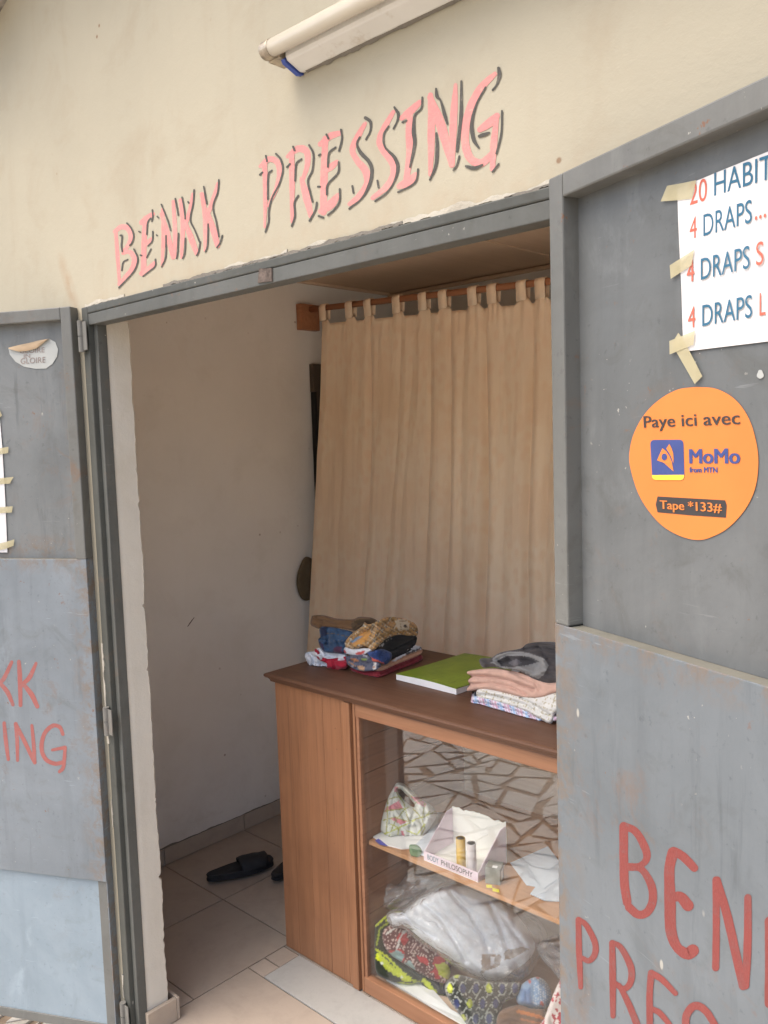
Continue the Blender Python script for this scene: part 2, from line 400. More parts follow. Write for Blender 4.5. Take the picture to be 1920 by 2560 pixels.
# ------------------------------------------------------------------ mesh helpers
class MB:
    def __init__(s): s.v, s.f, s.c = [], [], None

    def box(s, x0, x1, y0, y1, z0, z1):
        return s.obox((0, 0, 0), (1, 0, 0), (0, 1, 0), (0, 0, 1), x0, x1, y0, y1, z0, z1)

    def obox(s, o, a, b, c, x0, x1, y0, y1, z0, z1):
        o, a, b, c = (np.asarray(q, float) for q in (o, a, b, c)); k = len(s.v)
        for x, y, z in ((x0, y0, z0), (x1, y0, z0), (x1, y1, z0), (x0, y1, z0), (x0, y0, z1), (x1, y0, z1), (x1, y1, z1), (x0, y1, z1)):
            s.v.append(o + a * x + b * y + c * z)
        for q in ((0, 3, 2, 1), (4, 5, 6, 7), (0, 1, 5, 4), (1, 2, 6, 5), (2, 3, 7, 6), (3, 0, 4, 7)): s.f.append([k + i for i in q])
        return s

    def poly(s, pts, off=None):
        """flat polygon, or a slab when off (a vector) is given"""
        k = len(s.v); n = len(pts); pts = [np.asarray(p, float) for p in pts]
        s.v += pts; s.f.append(list(range(k, k + n)))
        if off is not None:
            off = np.asarray(off, float); s.v += [p + off for p in pts]
            s.f.append([k + n + i for i in reversed(range(n))])
            for i in range(n): s.f.append([k + i, k + n + i, k + n + (i + 1) % n, k + (i + 1) % n])
        return s

    def tube(s, pts, r, n=12, cap=True):
        pts = [np.asarray(p, float) for p in pts]; k = len(s.v); rr = r if hasattr(r, '__len__') else [r] * len(pts)
        for i, p in enumerate(pts):
            d = pts[min(i + 1, len(pts) - 1)] - pts[max(i - 1, 0)]; d /= np.linalg.norm(d)
            a = np.cross(d, [0, 0, 1] if abs(d[2]) < .9 else [1, 0, 0]); a /= np.linalg.norm(a); b = np.cross(d, a)
            for j in range(n):
                q = 2 * math.pi * j / n; s.v.append(p + (a * math.cos(q) + b * math.sin(q)) * rr[i])
        for i in range(len(pts) - 1):
            for j in range(n):
                s.f.append([k + i * n + j, k + i * n + (j + 1) % n, k + (i + 1) * n + (j + 1) % n, k + (i + 1) * n + j])
        if cap:
            s.f.append([k + j for j in reversed(range(n))]); s.f.append([k + (len(pts) - 1) * n + j for j in range(n)])
        return s

    def grid(s, P):
        P = np.asarray(P, float); h, w_ = P.shape[:2]; k = len(s.v)
        s.v += list(P.reshape(-1, 3))
        for i in range(h - 1):
            for j in range(w_ - 1): s.f.append([k + i * w_ + j, k + i * w_ + j + 1, k + (i + 1) * w_ + j + 1, k + (i + 1) * w_ + j])
        return s

    def build(s, name, mat, parent=None, smooth=False, bevel=0, loc=None):
        base = np.zeros(3)
        if parent is not None: base = np.array(parent['_base'])
        elif loc is not None: base = np.asarray(loc, float)
        me = bpy.data.meshes.new(name)
        me.from_pydata([tuple(np.asarray(p) - base) for p in s.v], [], s.f); me.materials.append(mat)
        if s.c is not None:
            at = me.color_attributes.new('Col', 'FLOAT_COLOR', 'POINT')
            at.data.foreach_set('color', np.c_[s.c, np.ones(len(s.c))].astype(np.float32).ravel())
        if smooth: me.polygons.foreach_set('use_smooth', [True] * len(me.polygons))
        me.update()
        o = bpy.data.objects.new(name, me); COL.objects.link(o)
        o['_base'] = tuple(float(q) for q in base)
        if parent is not None: o.parent = parent
        else: o.location = base
        if bevel:
            b = o.modifiers.new('bevel', 'BEVEL'); b.width = bevel; b.segments = 2; b.limit_method = 'ANGLE'
        return o


def child_of_mesh(o):
    """children of a mesh share the base of their thing"""
    return o


def thing(name, label, cat, loc, group=None):
    o = bpy.data.objects.new(name, None); COL.objects.link(o); o.empty_display_size = .05
    o.location = loc; o['_base'] = tuple(float(q) for q in loc); o['label'] = label; o['category'] = cat
    if group: o['group'] = group
    return o


def tag(o, label, cat, group=None):
    o['label'] = label; o['category'] = cat
    if group: o['group'] = group
    return o


def structure(o):
    o['kind'] = 'structure'; return o


def sub(parent_obj, mb, name, mat, **k):
    """a sub-part: parented to a part that sits at its thing's origin"""
    return mb.build(name, mat, parent_obj, **k)


# parts are built around their thing's base, so a part's own base for its sub-parts is the same point
_old_build = MB.build


def curve(pts, n=8):
    """Catmull-Rom through points (tuples of any length)"""
    P = [np.asarray(p, float) for p in pts]
    if len(P) < 3: return [P[0] + (P[-1] - P[0]) * t for t in np.linspace(0, 1, n + 1)]
    P = [2 * P[0] - P[1]] + P + [2 * P[-1] - P[-2]]; out = []
    for i in range(1, len(P) - 2):
        a, b, c, d = P[i - 1:i + 3]
        for t in np.linspace(0, 1, n, endpoint=False):
            out.append(.5 * ((2 * b) + (c - a) * t + (2 * a - 5 * b + 4 * c - d) * t * t + (3 * b - a - 3 * c + d) * t ** 3))
    out.append(P[-2]); return out


_lift = [0.0]


def stroke(mb, pts, zf, w, to3d, ragged=.06, round_ends=True):
    """a brush stroke: centre line in photo pixels, laid on the surface given by to3d(px, py, lift)"""
    _lift[0] += .00003
    lift = .0003 + (_lift[0] % .0006)
    ps = []
    for p in pts:
        q = zf(p[:2]); ww = p[2] if len(p) > 2 else w
        s = zf((1, 0))[0] - zf((0, 0))[0]
        ps.append((q[0], q[1], ww * s))
    C = curve(ps, 7); n = len(C); L, Rr = [], []
    for i, c in enumerate(C):
        d = C[min(i + 1, n - 1)][:2] - C[max(i - 1, 0)][:2]; d /= (np.linalg.norm(d) + 1e-9)
        nn = np.array([-d[1], d[0]]); h = c[2] / 2
        L.append(c[:2] + nn * h * (1 + random.uniform(-ragged, ragged))); Rr.append(c[:2] - nn * h * (1 + random.uniform(-ragged, ragged)))
    def capp(c, d, h):
        a0 = math.atan2(d[1], d[0])
        return [c[:2] + np.array([math.cos(a0 + a), math.sin(a0 + a)]) * h for a in np.linspace(math.pi / 2, -math.pi / 2, 7)[1:-1]]
    d1 = C[-1][:2] - C[-2][:2]; d1 /= np.linalg.norm(d1); d0 = C[0][:2] - C[1][:2]; d0 /= np.linalg.norm(d0)
    k = len(mb.v)
    for a, b in zip(L, Rr):
        mb.v.append(to3d(a[0], a[1], lift)); mb.v.append(to3d(b[0], b[1], lift))
    for i in range(n - 1): mb.f.append([k + 2 * i, k + 2 * i + 2, k + 2 * i + 3, k + 2 * i + 1])
    if round_ends:
        e = capp(C[-1], d1, C[-1][2] / 2); kk = len(mb.v); mb.v += [to3d(q[0], q[1], lift) for q in e]
        mb.f.append([k + 2 * n - 2] + list(range(kk, kk + len(e))) + [k + 2 * n - 1])
        e = capp(C[0], d0, C[0][2] / 2); kk = len(mb.v); mb.v += [to3d(q[0], q[1], lift) for q in e]
        mb.f.append([k + 1] + list(range(kk, kk + len(e))) + [k])


_textcache = {}


def text(mb, s, P0, P1, Ptop, bold=0.0):
    """flat lettering from P0 to P1 along its base line, capitals as tall as Ptop - P0"""
    def mesh(st):
        cu = bpy.data.curves.new('t', 'FONT'); cu.body = st; cu.size = 1; cu.offset = bold; cu.resolution_u = 4
        o = bpy.data.objects.new('t', cu); COL.objects.link(o)
        dg = bpy.context.evaluated_depsgraph_get(); me = bpy.data.meshes.new_from_object(o.evaluated_get(dg))
        v = np.array([q.co[:2] for q in me.vertices]); f = [list(p.vertices) for p in me.polygons]
        bpy.data.objects.remove(o); bpy.data.curves.remove(cu); bpy.data.meshes.remove(me)
        return v, f
    if 'H' not in _textcache: _textcache['H'] = mesh('H')[0][:, 1].max()
    v, f = mesh(s); x0, x1 = v[:, 0].min(), v[:, 0].max(); k = len(mb.v)
    P0, P1, Ptop = (np.asarray(q, float) for q in (P0, P1, Ptop))
    for x, y in v: mb.v.append(P0 + (P1 - P0) * ((x - x0) / (x1 - x0)) + (Ptop - P0) * (y / _textcache['H']))
    mb.f += [[k + i for i in q] for q in f]


# ------------------------------------------------------------------ numpy noise and cloth relief
def vnoise(x, y, seed=0):
    xi = np.floor(x).astype(int); yi = np.floor(y).astype(int); fx = x - xi; fy = y - yi
    fx = fx * fx * (3 - 2 * fx); fy = fy * fy * (3 - 2 * fy)
    def h(a, b):
        n = (a * 374761393 + b * 668265263 + seed * 1442695041) & 0xffffffff
        n = ((n ^ (n >> 13)) * 1274126177) & 0xffffffff
        return ((n ^ (n >> 16)) & 0xffff) / 65535.
    return (h(xi, yi) * (1 - fx) + h(xi + 1, yi) * fx) * (1 - fy) + (h(xi, yi + 1) * (1 - fx) + h(xi + 1, yi + 1) * fx) * fy


def fnoise(x, y, seed=0, oct=3):
    s = 0; a = .5; x = np.asarray(x, float); y = np.asarray(y, float)
    for i in range(oct):
        s = s + a * vnoise(x + 5.3 * i, y + 2.1 * i, seed + i * 17); a *= .5
        x, y = (x * .80 - y * .60) * 2.03, (x * .60 + y * .80) * 2.03
    return s / (1 - .5 ** oct)


def folds(x, y, ang, su, sv, seed):
    """soft ridges and sharp valleys that run along one main direction and wander"""
    rs = np.random.RandomState(seed); tot = 0
    for k_ in range(3):
        a_ = R(ang + rs.uniform(-28, 28) * (k_ > 0)); p = su * (1, .62, .38)[k_]
        u = x * math.cos(a_) + y * math.sin(a_); v = -x * math.sin(a_) + y * math.cos(a_)
        ph = v / (p * 1.25) + 1.9 * fnoise(u / (su * 2.2), v / (su * 1.8), seed + k_ * 7, 2) + rs.uniform(0, 9)
        m_ = np.clip(fnoise(u / (su * 1.6), v / (su * 1.1), seed + 31 + k_, 2) * 2.2 - .5, 0, 1)
        tot = tot + (1, .6, .4)[k_] * np.abs(np.sin(math.pi * ph)) ** .7 * m_
    return tot / 1.6


def inside(poly, x, y):
    r = np.zeros(len(x), bool); n = len(poly)
    for i in range(n):
        x1, y1 = poly[i]; x2, y2 = poly[(i + 1) % n]
        if y1 == y2: continue
        c = ((y1 > y) != (y2 > y)) & (x < (x2 - x1) * (y - y1) / (y2 - y1) + x1); r ^= c
    return r


def segdist(line, x, y, closed=False):
    d = np.full(len(x), 1e9); pts = list(line) + ([line[0]] if closed else [])
    for (x1, y1), (x2, y2) in zip(pts, pts[1:]):
        dx, dy = x2 - x1, y2 - y1; L = dx * dx + dy * dy + 1e-9
        t_ = np.clip(((x - x1) * dx + (y - y1) * dy) / L, 0, 1)
        d = np.minimum(d, np.hypot(x - x1 - t_ * dx, y - y1 - t_ * dy))
    return d


def relief(name, zf, outline, planes, col, parent=None, R_=.03, thick=.06, creases=(), paint=(), lines=(), fold=(0, 0, 1, 1, 0), zmin=None,
           mat=None, step=3.6, hole=None, seed=1, pattern=None, loc=None, smooth_outline=True, lift=0., pull=0.0, rnd=.01):
    """A soft thing with its own thickness: outline in zoom pixels; its front rests on the given world planes
    (the farthest wins, so planes make a convex lump), edges round off over R_ metres, creases are pressed in."""
    if mat is None: R_ *= .68
    o2 = [zf(q) for q in outline]
    if smooth_outline:
        cl = o2 + o2[:3]; c = curve([np.array(q) for q in (o2[-1:] + cl)], 4); o2 = [tuple(q) for q in c[4:4 + 4 * len(o2)]]
    # resample the outline
    P = np.array(o2 + [o2[0]]); seg = np.hypot(*np.diff(P, axis=0).T); cum = np.r_[0, np.cumsum(seg)]
    m = max(12, int(cum[-1] / step)); tt = np.linspace(0, cum[-1], m, endpoint=False)
    ob = np.c_[np.interp(tt, cum, P[:, 0]), np.interp(tt, cum, P[:, 1])]
    rings = [ob]
    if hole is not None:
        hp = np.array([zf(q) for q in hole]); Ph = np.r_[hp, hp[:1]]; sg = np.hypot(*np.diff(Ph, axis=0).T); cm = np.r_[0, np.cumsum(sg)]
        mh = max(8, int(cm[-1] / step)); th = np.linspace(0, cm[-1], mh, endpoint=False)
        rings.append(np.c_[np.interp(th, cm, Ph[:, 0]), np.interp(th, cm, Ph[:, 1])])
    rs = np.random.RandomState(seed)
    x0, y0 = ob.min(0); x1, y1 = ob.max(0)
    gx, gy = np.meshgrid(np.arange(x0, x1, step), np.arange(y0, y1, step * .87))
    gx = gx + (np.arange(gx.shape[0])[:, None] % 2) * step * .5
    gx = gx.ravel() + rs.uniform(-.2, .2, gx.size) * step; gy = gy.ravel() + rs.uniform(-.2, .2, gy.size) * step
    ok = inside(ob, gx, gy) & (segdist(ob, gx, gy, True) > step * .6)
    if hole is not None: ok &= ~inside(rings[1], gx, gy) & (segdist(rings[1], gx, gy, True) > step * .6)
    pts = np.r_[np.concatenate(rings), np.c_[gx[ok], gy[ok]]]
    edges = []; k = 0
    for r_ in rings:
        n_ = len(r_); edges += [(k + i, k + (i + 1) % n_) for i in range(n_)]; k += n_
    nb = k
    vo, eo, fo, *_ = delaunay_2d_cdt([Vector((float(a), float(b))) for a, b in pts], edges, [], 1 if hole is None else 2, 1e-5)
    V = np.array([q[:] for q in vo]); x, y = V[:, 0], V[:, 1]
    fa = np.array([list(f) for f in fo]); cen = V[fa].mean(1)
    keep = inside(ob, cen[:, 0], cen[:, 1])
    if hole is not None: keep &= ~inside(rings[1], cen[:, 0], cen[:, 1])
    fa = fa[keep]; p0, p1, p2 = V[fa[:, 0]], V[fa[:, 1]], V[fa[:, 2]]
    ar = (p1[:, 0] - p0[:, 0]) * (p2[:, 1] - p0[:, 1]) - (p2[:, 0] - p0[:, 0]) * (p1[:, 1] - p0[:, 1])
    fa[ar > 0] = fa[ar > 0][:, ::-1]
    D = (RT[None] * ((x - 960) / F)[:, None] - UP[None] * ((y - 1280) / F)[:, None] + FW[None])
    ts = []
    for o, n in planes:
        n = np.asarray(n, float); ts.append(((np.asarray(o, float) - CAM) @ n) / (D @ n))
    T = ts[0]
    for q in ts[1:]:
        kk = 1 / rnd; mx = np.maximum(T, q); T = mx + np.log(np.exp((T - mx) * kk) + np.exp((q - mx) * kk)) / kk
    px2m = float(np.median(T)) / F
    d = segdist(ob, x, y, True)
    if hole is not None: d = np.minimum(d, segdist(rings[1], x, y, True))
    dm = d * px2m; q = np.clip(dm / R_, 0, 1); prof = np.sqrt(np.clip(1 - (1 - q) ** 2, 0, 1))
    rel = np.zeros(len(x))
    a, ang, su, sv, rid = fold
    if a:
        rel += a * (folds(x, y, ang, su * .4 + sv * .3, sv, seed) - .4) * np.clip(q * 1.5, 0, 1)
    sp = zf((1, 0))[0] - zf((0, 0))[0]
    for ln, wd, dp in creases:
        dl = segdist([zf(p) for p in ln], x, y); rel -= dp * np.exp(-(dl / (wd * sp)) ** 2)
    Tf = T - rel - lift + R_ * .9 * (1 - prof) - pull * prof
    Tb = T - lift + R_ * .9 + thick * prof
    scale = 1 / np.linalg.norm(D, axis=1)[:, None]
    Pf = CAM + D * Tf[:, None]; Pb = CAM + D * Tb[:, None]
    if zmin is not None:
        for Q in (Pf, Pb): Q[:, 2] = np.maximum(Q[:, 2], zmin)
    C = np.tile(np.asarray(col, float), (len(x), 1))
    inv = 1 / sp; ox, oy = zf((0, 0)); zx, zy = (x - ox) * inv, (y - oy) * inv
    if pattern is not None: C = pattern(zx, zy, C)
    for pg, cc in paint: C[inside(pg, zx, zy)] = cc
    for ln, wd, cc in lines: C[segdist(ln, zx, zy) < wd] = cc
    mb = MB(); n = len(x)
    mb.v = list(Pf) + list(Pb); mb.c = np.r_[C, C]
    fr = fa.tolist()
    mb.f = fr + [[i + n for i in reversed(f)] for f in fr]
    cnt = {}
    for f in fr:
        for i in range(len(f)):
            e = (f[i], f[(i + 1) % len(f)]); cnt[e] = 1
    for (i, j) in cnt:
        if (j, i) not in cnt: mb.f.append([j, i, i + n, j + n])
    ctr = Pf.mean(0) if loc is None else loc
    o = mb.build(name, mat or M_CLOTH, parent, smooth=True, loc=None if parent is not None else (float(ctr[0]), float(ctr[1]), float(min(Pf[:, 2].min(), Pb[:, 2].min()))))
    return o


# ================================================================== THE BUILDING
T_W = .125                          # thickness of the front wall
XJ = 1.60                           # outer right edge of the door frame
HZ = 2.194                          # outer top edge of the door frame
bld = thing('shop_building', 'cream plastered shop front around an open doorway, pink and black painted lettering above it', 'building', (0, 0, 0))

mb = MB()
mb.box(-4.5, 0, 0, T_W - .012, -.14, 3.42)
mb.box(XJ, 3.12, 0, T_W - .012, -.14, 3.42)
mb.box(0, XJ, 0, T_W - .012, HZ, 3.42)
fw = mb.build('front_wall', M_FACADE, bld)

# plastered reveal with a chipped inner edge
def reveal(x_face, sgn):
    m = MB(); zs = np.linspace(.0, HZ - .04, 520); rows = []
    for i, z in enumerate(zs):
        f = lambda k_, sd, o_=3: fnoise(np.array([z * k_]), np.array([1.5 + sd]), sd, o_)[0]
        yb = T_W - .006 + (f(9, 3) - .5) * .006 + (f(55, 8) - .5) * .008 - max(0, f(38, 5) - .66) * .05
        xo = x_face + sgn * (f(5, 4) - .5) * .004
        rows.append([(x_face - sgn * .002, .030, z), (x_face, .06, z), (xo, .09, z), (xo, yb - .005, z), (xo - sgn * .006, yb, z), (xo - sgn * .09, yb + .001, z)])
    m.grid(rows); return m


reveal(.0515, 1).build('door_reveal', M_REVEAL, bld)
reveal(XJ - .0515, -1).build('door_reveal', M_REVEAL, bld)

# rough broken plaster along the lintel
def ragged_strip(xa, xb, z0, hmin, hmax, seed, thr=0.0, fr=9., y=-.003, n=420):
    out = []; xs = np.linspace(xa, xb, n); up = fnoise(xs * fr, xs * 0 + .3, seed, 5); lo = fnoise(xs * fr * 1.7, xs * 0 + 7.3, seed + 3, 4)
    g = fnoise(xs * 2.3, xs * 0 + 2.1, seed + 9, 3)
    k = 0; run = []
    def flush():
        if len(run) > 2:
            pts = [(x, y, zt) for x, zt, zb in run]; bot = [(x, y, zb) for x, zt, zb in run]
            m = MB(); m.grid([[(x, .001, zt) for x, zt, zb in run], pts, bot, [(x, .001, zb) for x, zt, zb in run]]); out.append(m)
    for x, u, l_, gg in zip(xs, up, lo, g):
        h = hmin + (hmax - hmin) * max(0, u - .25) * 1.6
        if gg > thr: run.append((x, z0 + h, z0 - .008 * max(0, l_ - .35) * 2))
        else: flush(); run = []
    flush(); return out


for m in ragged_strip(.02, 1.585, HZ + .0015, .0005, .014, 5, .34, 22, -.002): m.build('broken_plaster', M_BROKEN, fw)
for m in ragged_strip(.25, 1.585, HZ + .001, .0005, .008, 31, .52, 34, -.0035): m.build('exposed_mortar', M_MORTAR, fw)
# chipped plaster down the left side of the frame
zs = np.linspace(.12, 1.33, 420); u_ = fnoise(zs * 24, zs * 0 + 1.1, 61, 5); g_ = fnoise(zs * 7, zs * 0 + 4.1, 66, 3); run = []
for z_, uu, gg in list(zip(zs, u_, g_)) + [(0, 0, 0)]:
    if gg > .50: run.append((z_, .001 + .012 * max(0, uu - .38) * 2))
    elif len(run) > 3:
        m = MB(); m.grid([[(-.001, .0008, z) for z, h in run], [(-.001, -.0062, z) for z, h in run], [(h, -.0062, z) for z, h in run], [(h, -.0038, z) for z, h in run]]); m.build('broken_plaster', M_BROKEN, fw); run = []
    else: run = []

# lettering on the wall
on_wall = lambda x, y, l: PY(x, y, -l)
BENKK = [
    [(500, 1000, 18), (506, 1080, 20), (512, 1160, 18), (516, 1228, 14)], [(496, 1000, 20), (525, 980, 24), (556, 990, 28), (566, 1030, 26), (548, 1068, 20), (528, 1085, 12)],
    [(530, 1095, 14), (560, 1088, 22), (580, 1118, 26), (572, 1160, 26), (545, 1195, 24), (514, 1228, 16)],
    [(628, 942, 24), (622, 1050, 26), (620, 1182, 28)], [(612, 962, 26), (640, 938, 26), (661, 924, 20)], [(620, 1066, 20), (640, 1046, 22), (655, 1030, 14)], [(612, 1182, 26), (645, 1160, 28), (668, 1136, 20)],
    [(702, 905, 16), (706, 1010, 20), (700, 1148, 14)], [(698, 925, 20), (722, 1010, 28), (748, 1112, 22)], [(748, 870, 16), (756, 990, 22), (754, 1110, 16)],
    [(780, 866, 22), (790, 960, 24), (784, 1112, 14)], [(832, 838, 14), (822, 905, 22), (798, 975, 20)], [(798, 955, 18), (826, 1030, 30), (850, 1094, 24)],
    [(872, 838, 20), (886, 935, 24), (886, 1082, 14)], [(940, 792, 14), (922, 862, 24), (895, 930, 20)], [(893, 905, 18), (922, 995, 32), (940, 1062, 24)]]
BENKK_S = [
    [(548, 964), (566, 985), (577, 1018), (570, 1048), (560, 1060)], [(578, 1076), (593, 1108), (592, 1140), (572, 1180), (513, 1243)], [(519, 1017), (527, 1020), (524, 1060), (528, 1086)], [(552, 1121), (532, 1134), (526, 1168)],
    [(658, 907), (660, 935), (656, 956)], [(650, 943), (638, 962), (634, 1012)], [(660, 1000), (658, 1040), (640, 1062)], [(652, 1076), (634, 1112)], [(671, 1120), (670, 1150), (645, 1172), (618, 1193)], [(600, 1000), (606, 1003)],
    [(697, 883), (712, 920), (728, 962), (737, 995)], [(717, 1018), (716, 1108), (698, 1152)], [(757, 858), (766, 905), (770, 930)], [(771, 1008), (768, 1085), (763, 1116)],
    [(786, 852), (795, 900), (800, 945)], [(838, 820), (834, 880), (822, 948), (842, 996), (862, 1046)], [(801, 1030), (798, 1090), (789, 1116)], [(865, 1044), (858, 1085), (850, 1103)],
    [(880, 806), (888, 850), (893, 880)], [(945, 777), (940, 830), (920, 893), (934, 958), (945, 1022)], [(899, 968), (896, 1058), (887, 1088)], [(960, 1017), (950, 1050), (937, 1069)], [(679, 935), (684, 940)], [(676, 1015), (679, 1018)], [(812, 872), (816, 877)], [(606, 1102), (612, 1104)]]
PRESS = [
    [(128, 850, 30), (132, 1000, 28), (128, 1178, 12)], [(106, 862, 22), (150, 825, 34), (192, 840, 34), (205, 900, 30), (185, 985, 24), (146, 1068, 14)],
    [(268, 800, 30), (270, 950, 32), (270, 1150, 18)], [(246, 812, 22), (300, 772, 40), (345, 785, 40), (350, 850, 32), (325, 935, 22)], [(318, 925, 22), (342, 1010, 44), (368, 1118, 30)],
    [(442, 718, 34), (436, 880, 42), (432, 1100, 40)], [(416, 748, 30), (470, 705, 40), (518, 690, 30)], [(430, 890, 32), (475, 862, 40), (502, 838, 24)], [(420, 1095, 36), (470, 1060, 52), (508, 1012, 28)],
    [(648, 640, 24), (612, 705, 36), (583, 775, 34), (606, 830, 36), (650, 885, 44), (660, 950, 40), (622, 1012, 36), (568, 1058, 24)],
    [(795, 580, 24), (752, 655, 36), (722, 730, 34), (745, 785, 36), (790, 842, 44), (796, 905, 40), (757, 970, 36), (688, 1026, 26)],
    [(838, 612, 30), (890, 570, 44), (932, 530, 30)], [(882, 575, 36), (876, 690, 40), (880, 790, 42), (862, 935, 34)], [(826, 966, 34), (870, 945, 52), (910, 905, 30)],
    [(988, 492, 30), (992, 700, 44), (986, 905, 22)], [(986, 505, 36), (1045, 660, 58), (1098, 850, 36)], [(1118, 440, 22), (1108, 600, 44), (1098, 855, 34)],
    [(1322, 382, 26), (1250, 455, 46), (1190, 570, 46), (1166, 710, 46), (1190, 815, 48), (1250, 846, 46), (1305, 800, 36)], [(1244, 672, 34), (1290, 640, 50), (1332, 600, 36)], [(1330, 615, 28), (1316, 740, 40), (1308, 876, 30)]]
PRESS_S = [
    [(186, 797), (212, 828), (222, 880), (204, 952), (166, 1028), (150, 1090), (148, 1150), (132, 1202)], [(165, 884), (146, 910), (144, 1032)], [(134, 808), (140, 836)], [(103, 906), (116, 894)],
    [(275, 760), (282, 779)], [(358, 752), (380, 800), (375, 882), (352, 936), (364, 1000), (376, 1046)], [(318, 825), (291, 852), (285, 936)], [(302, 1014), (282, 1052), (284, 1120), (268, 1172)], [(398, 1050), (390, 1090), (360, 1145)], [(243, 866), (259, 850)],
    [(523, 672), (528, 720), (513, 782)], [(495, 764), (461, 795), (455, 864)], [(511, 840), (508, 895), (455, 956), (450, 1008)], [(517, 980), (515, 1045), (490, 1085), (456, 1115)], [(407, 1120), (432, 1128)], [(448, 697), (458, 718)], [(416, 800), (408, 806)], [(404, 968), (415, 968)],
    [(650, 611, 18), (676, 632, 16), (675, 680), (653, 722)], [(621, 711), (606, 746), (626, 792, 20), (670, 840, 20), (684, 890, 18), (670, 960, 18), (630, 1030), (566, 1082)], [(582, 964), (588, 1000)],
    [(800, 556), (820, 590, 17), (815, 627), (796, 667)], [(770, 655), (745, 700), (752, 762), (800, 815, 18), (818, 870, 18), (800, 940), (760, 1000), (701, 1043)], [(712, 936), (718, 972)],
    [(945, 505), (940, 562), (906, 600, 12), (900, 680, 20), (905, 750, 18), (881, 866, 10)], [(842, 634), (863, 625)], [(923, 877), (914, 935), (880, 967), (819, 996)],
    [(1016, 460), (1021, 500, 18), (1040, 522), (1060, 590, 18), (1075, 642)], [(1018, 690), (1022, 770, 18), (1014, 862, 16), (984, 932)], [(1147, 421), (1145, 600, 18), (1131, 730, 16), (1125, 786, 12)], [(1137, 810), (1124, 857), (1106, 882)],
    [(1340, 353, 16), (1345, 390, 20), (1330, 440), (1309, 467)], [(1273, 453), (1226, 540), (1201, 640, 18), (1211, 722, 20), (1238, 766)], [(1240, 706, 16), (1265, 698, 20), (1292, 688)], [(1358, 575), (1354, 690), (1329, 796)], [(1172, 862, 14), (1215, 872, 20), (1256, 855)], [(1341, 850), (1309, 891)]]
a = MB()
for s_ in BENKK: stroke(a, [(q_[0], q_[1], q_[2] * .86) for q_ in s_], Z1, 20, on_wall)
a.build('pink_lettering', M_PINK, fw); a = MB()
for s_ in PRESS: stroke(a, [(q_[0], q_[1], q_[2] * .88) for q_ in s_], Z2, 34, on_wall)
a.build('pink_lettering', M_PINK, fw)
a = MB()
for s_ in BENKK_S: stroke(a, s_, Z1, 7.0, lambda x, y, l: PY(x, y, -l - .0007))
a.build('black_letter_shading', M_BLACKLINE, fw); a = MB()
for s_ in PRESS_S: stroke(a, s_, Z2, 10.5, lambda x, y, l: PY(x, y, -l - .0007))
a.build('black_letter_shading', M_BLACKLINE, fw)

# metal frame set in the opening: profiled jambs and head
fr = MB()
fr.box(0.0, .034, -.004, .030, -.02, HZ)                    # left jamb, outer leaf
fr.box(XJ - .034, XJ, -.004, .030, -.02, HZ)
fr.box(.034, XJ - .034, -.004, .030, HZ - .020, HZ)         # head
frame = fr.build('door_frame', M_JAMB2, bld, bevel=.003)
fr = MB()
fr.box(.034, .054, .012, .042, -.02, HZ - .030)
fr.build('frame_rebate', M_JAMB, frame, bevel=.002); fr = MB()
fr.box(XJ - .054, XJ - .034, .012, .042, -.02, HZ - .030)
fr.build('frame_rebate', M_JAMB, frame, bevel=.002)
MB().box(.034, XJ - .034, -.002, .040, HZ - .052, HZ - .0205).build('head_rebate', M_JAMB, frame, bevel=.002)
q = [PY(*Z1(p), -.006) for p in ((1118, 1160), (1172, 1158), (1172, 1215), (1112, 1222))]
MB().poly([(p[0], -.0055, min(p[2], HZ - .002)) for p in q], (0, .004, 0)).build('rusty_patch', M_RUSTPATCH, frame)

# room behind the doorway
RX0, RX1, RY1, CZ_ = -.83, 3.0, 2.22, 2.56
MB().box(RX0 - .12, RX0, T_W, RY1, -.02, 2.9).build('side_wall', M_ROOM, bld)
m = MB(); m.box(RX1, RX1 + .12, T_W, .30, -.02, 2.9); m.box(RX1, RX1 + .12, 2.10, RY1, -.02, 2.9); m.box(RX1, RX1 + .12,   .30, 2.10, 2.25, 2.9)
m.build('side_wall', M_ROOM, bld)                       # opening added in the unseen right wall to brighten the room
MB().box(RX0 - .12, RX1 + .12, RY1, RY1 + .12, -.02, 2.9).build('back_wall', M_ROOM, bld)
mi = MB(); mi.box(RX0, -.04, T_W - .010, T_W + .004, -.02, 2.9); mi.box(XJ + .04, RX1, T_W - .010, T_W + .004, -.02, 2.9); mi.box(-.04, XJ + .04, T_W - .010, T_W + .004, HZ, 2.9)
mi.build('inner_wall_face', M_ROOM, bld)
ce = MB(); ce.box(RX0, .246, T_W, RY1, CZ_, CZ_ + .03); ce.box(.254, 1.5, T_W, RY1, CZ_, CZ_ + .03); ce.box(1.508, RX1, T_W, RY1, CZ_, CZ_ + .03)
ceil = ce.build('ceiling', M_CEIL, bld)
cs = MB(); cs.box(.230, .270, T_W + .02, RY1, CZ_ - .006, CZ_ - .0005); cs.box(RX0 + .002, RX1 - .002, RY1 - .035, RY1 - .002, CZ_ - .02, CZ_ - .0065)
cs.box(RX0 + .002, RX0 + .022, T_W + .02, RY1 - .04, CZ_ - .012, CZ_ - .0005)
cs.build('ceiling_batten', M_CEIL, ceil)
MB().box(RX0 - .12, RX1 + .12, 0.118, RY1 + .12, 2.95, 3.05).build('roof_slab', M_CONC, bld)
MB().box(-4.6, 4.2, -.30, -.0015, 3.31, 3.43).build('porch_roof', M_PORCH, bld)

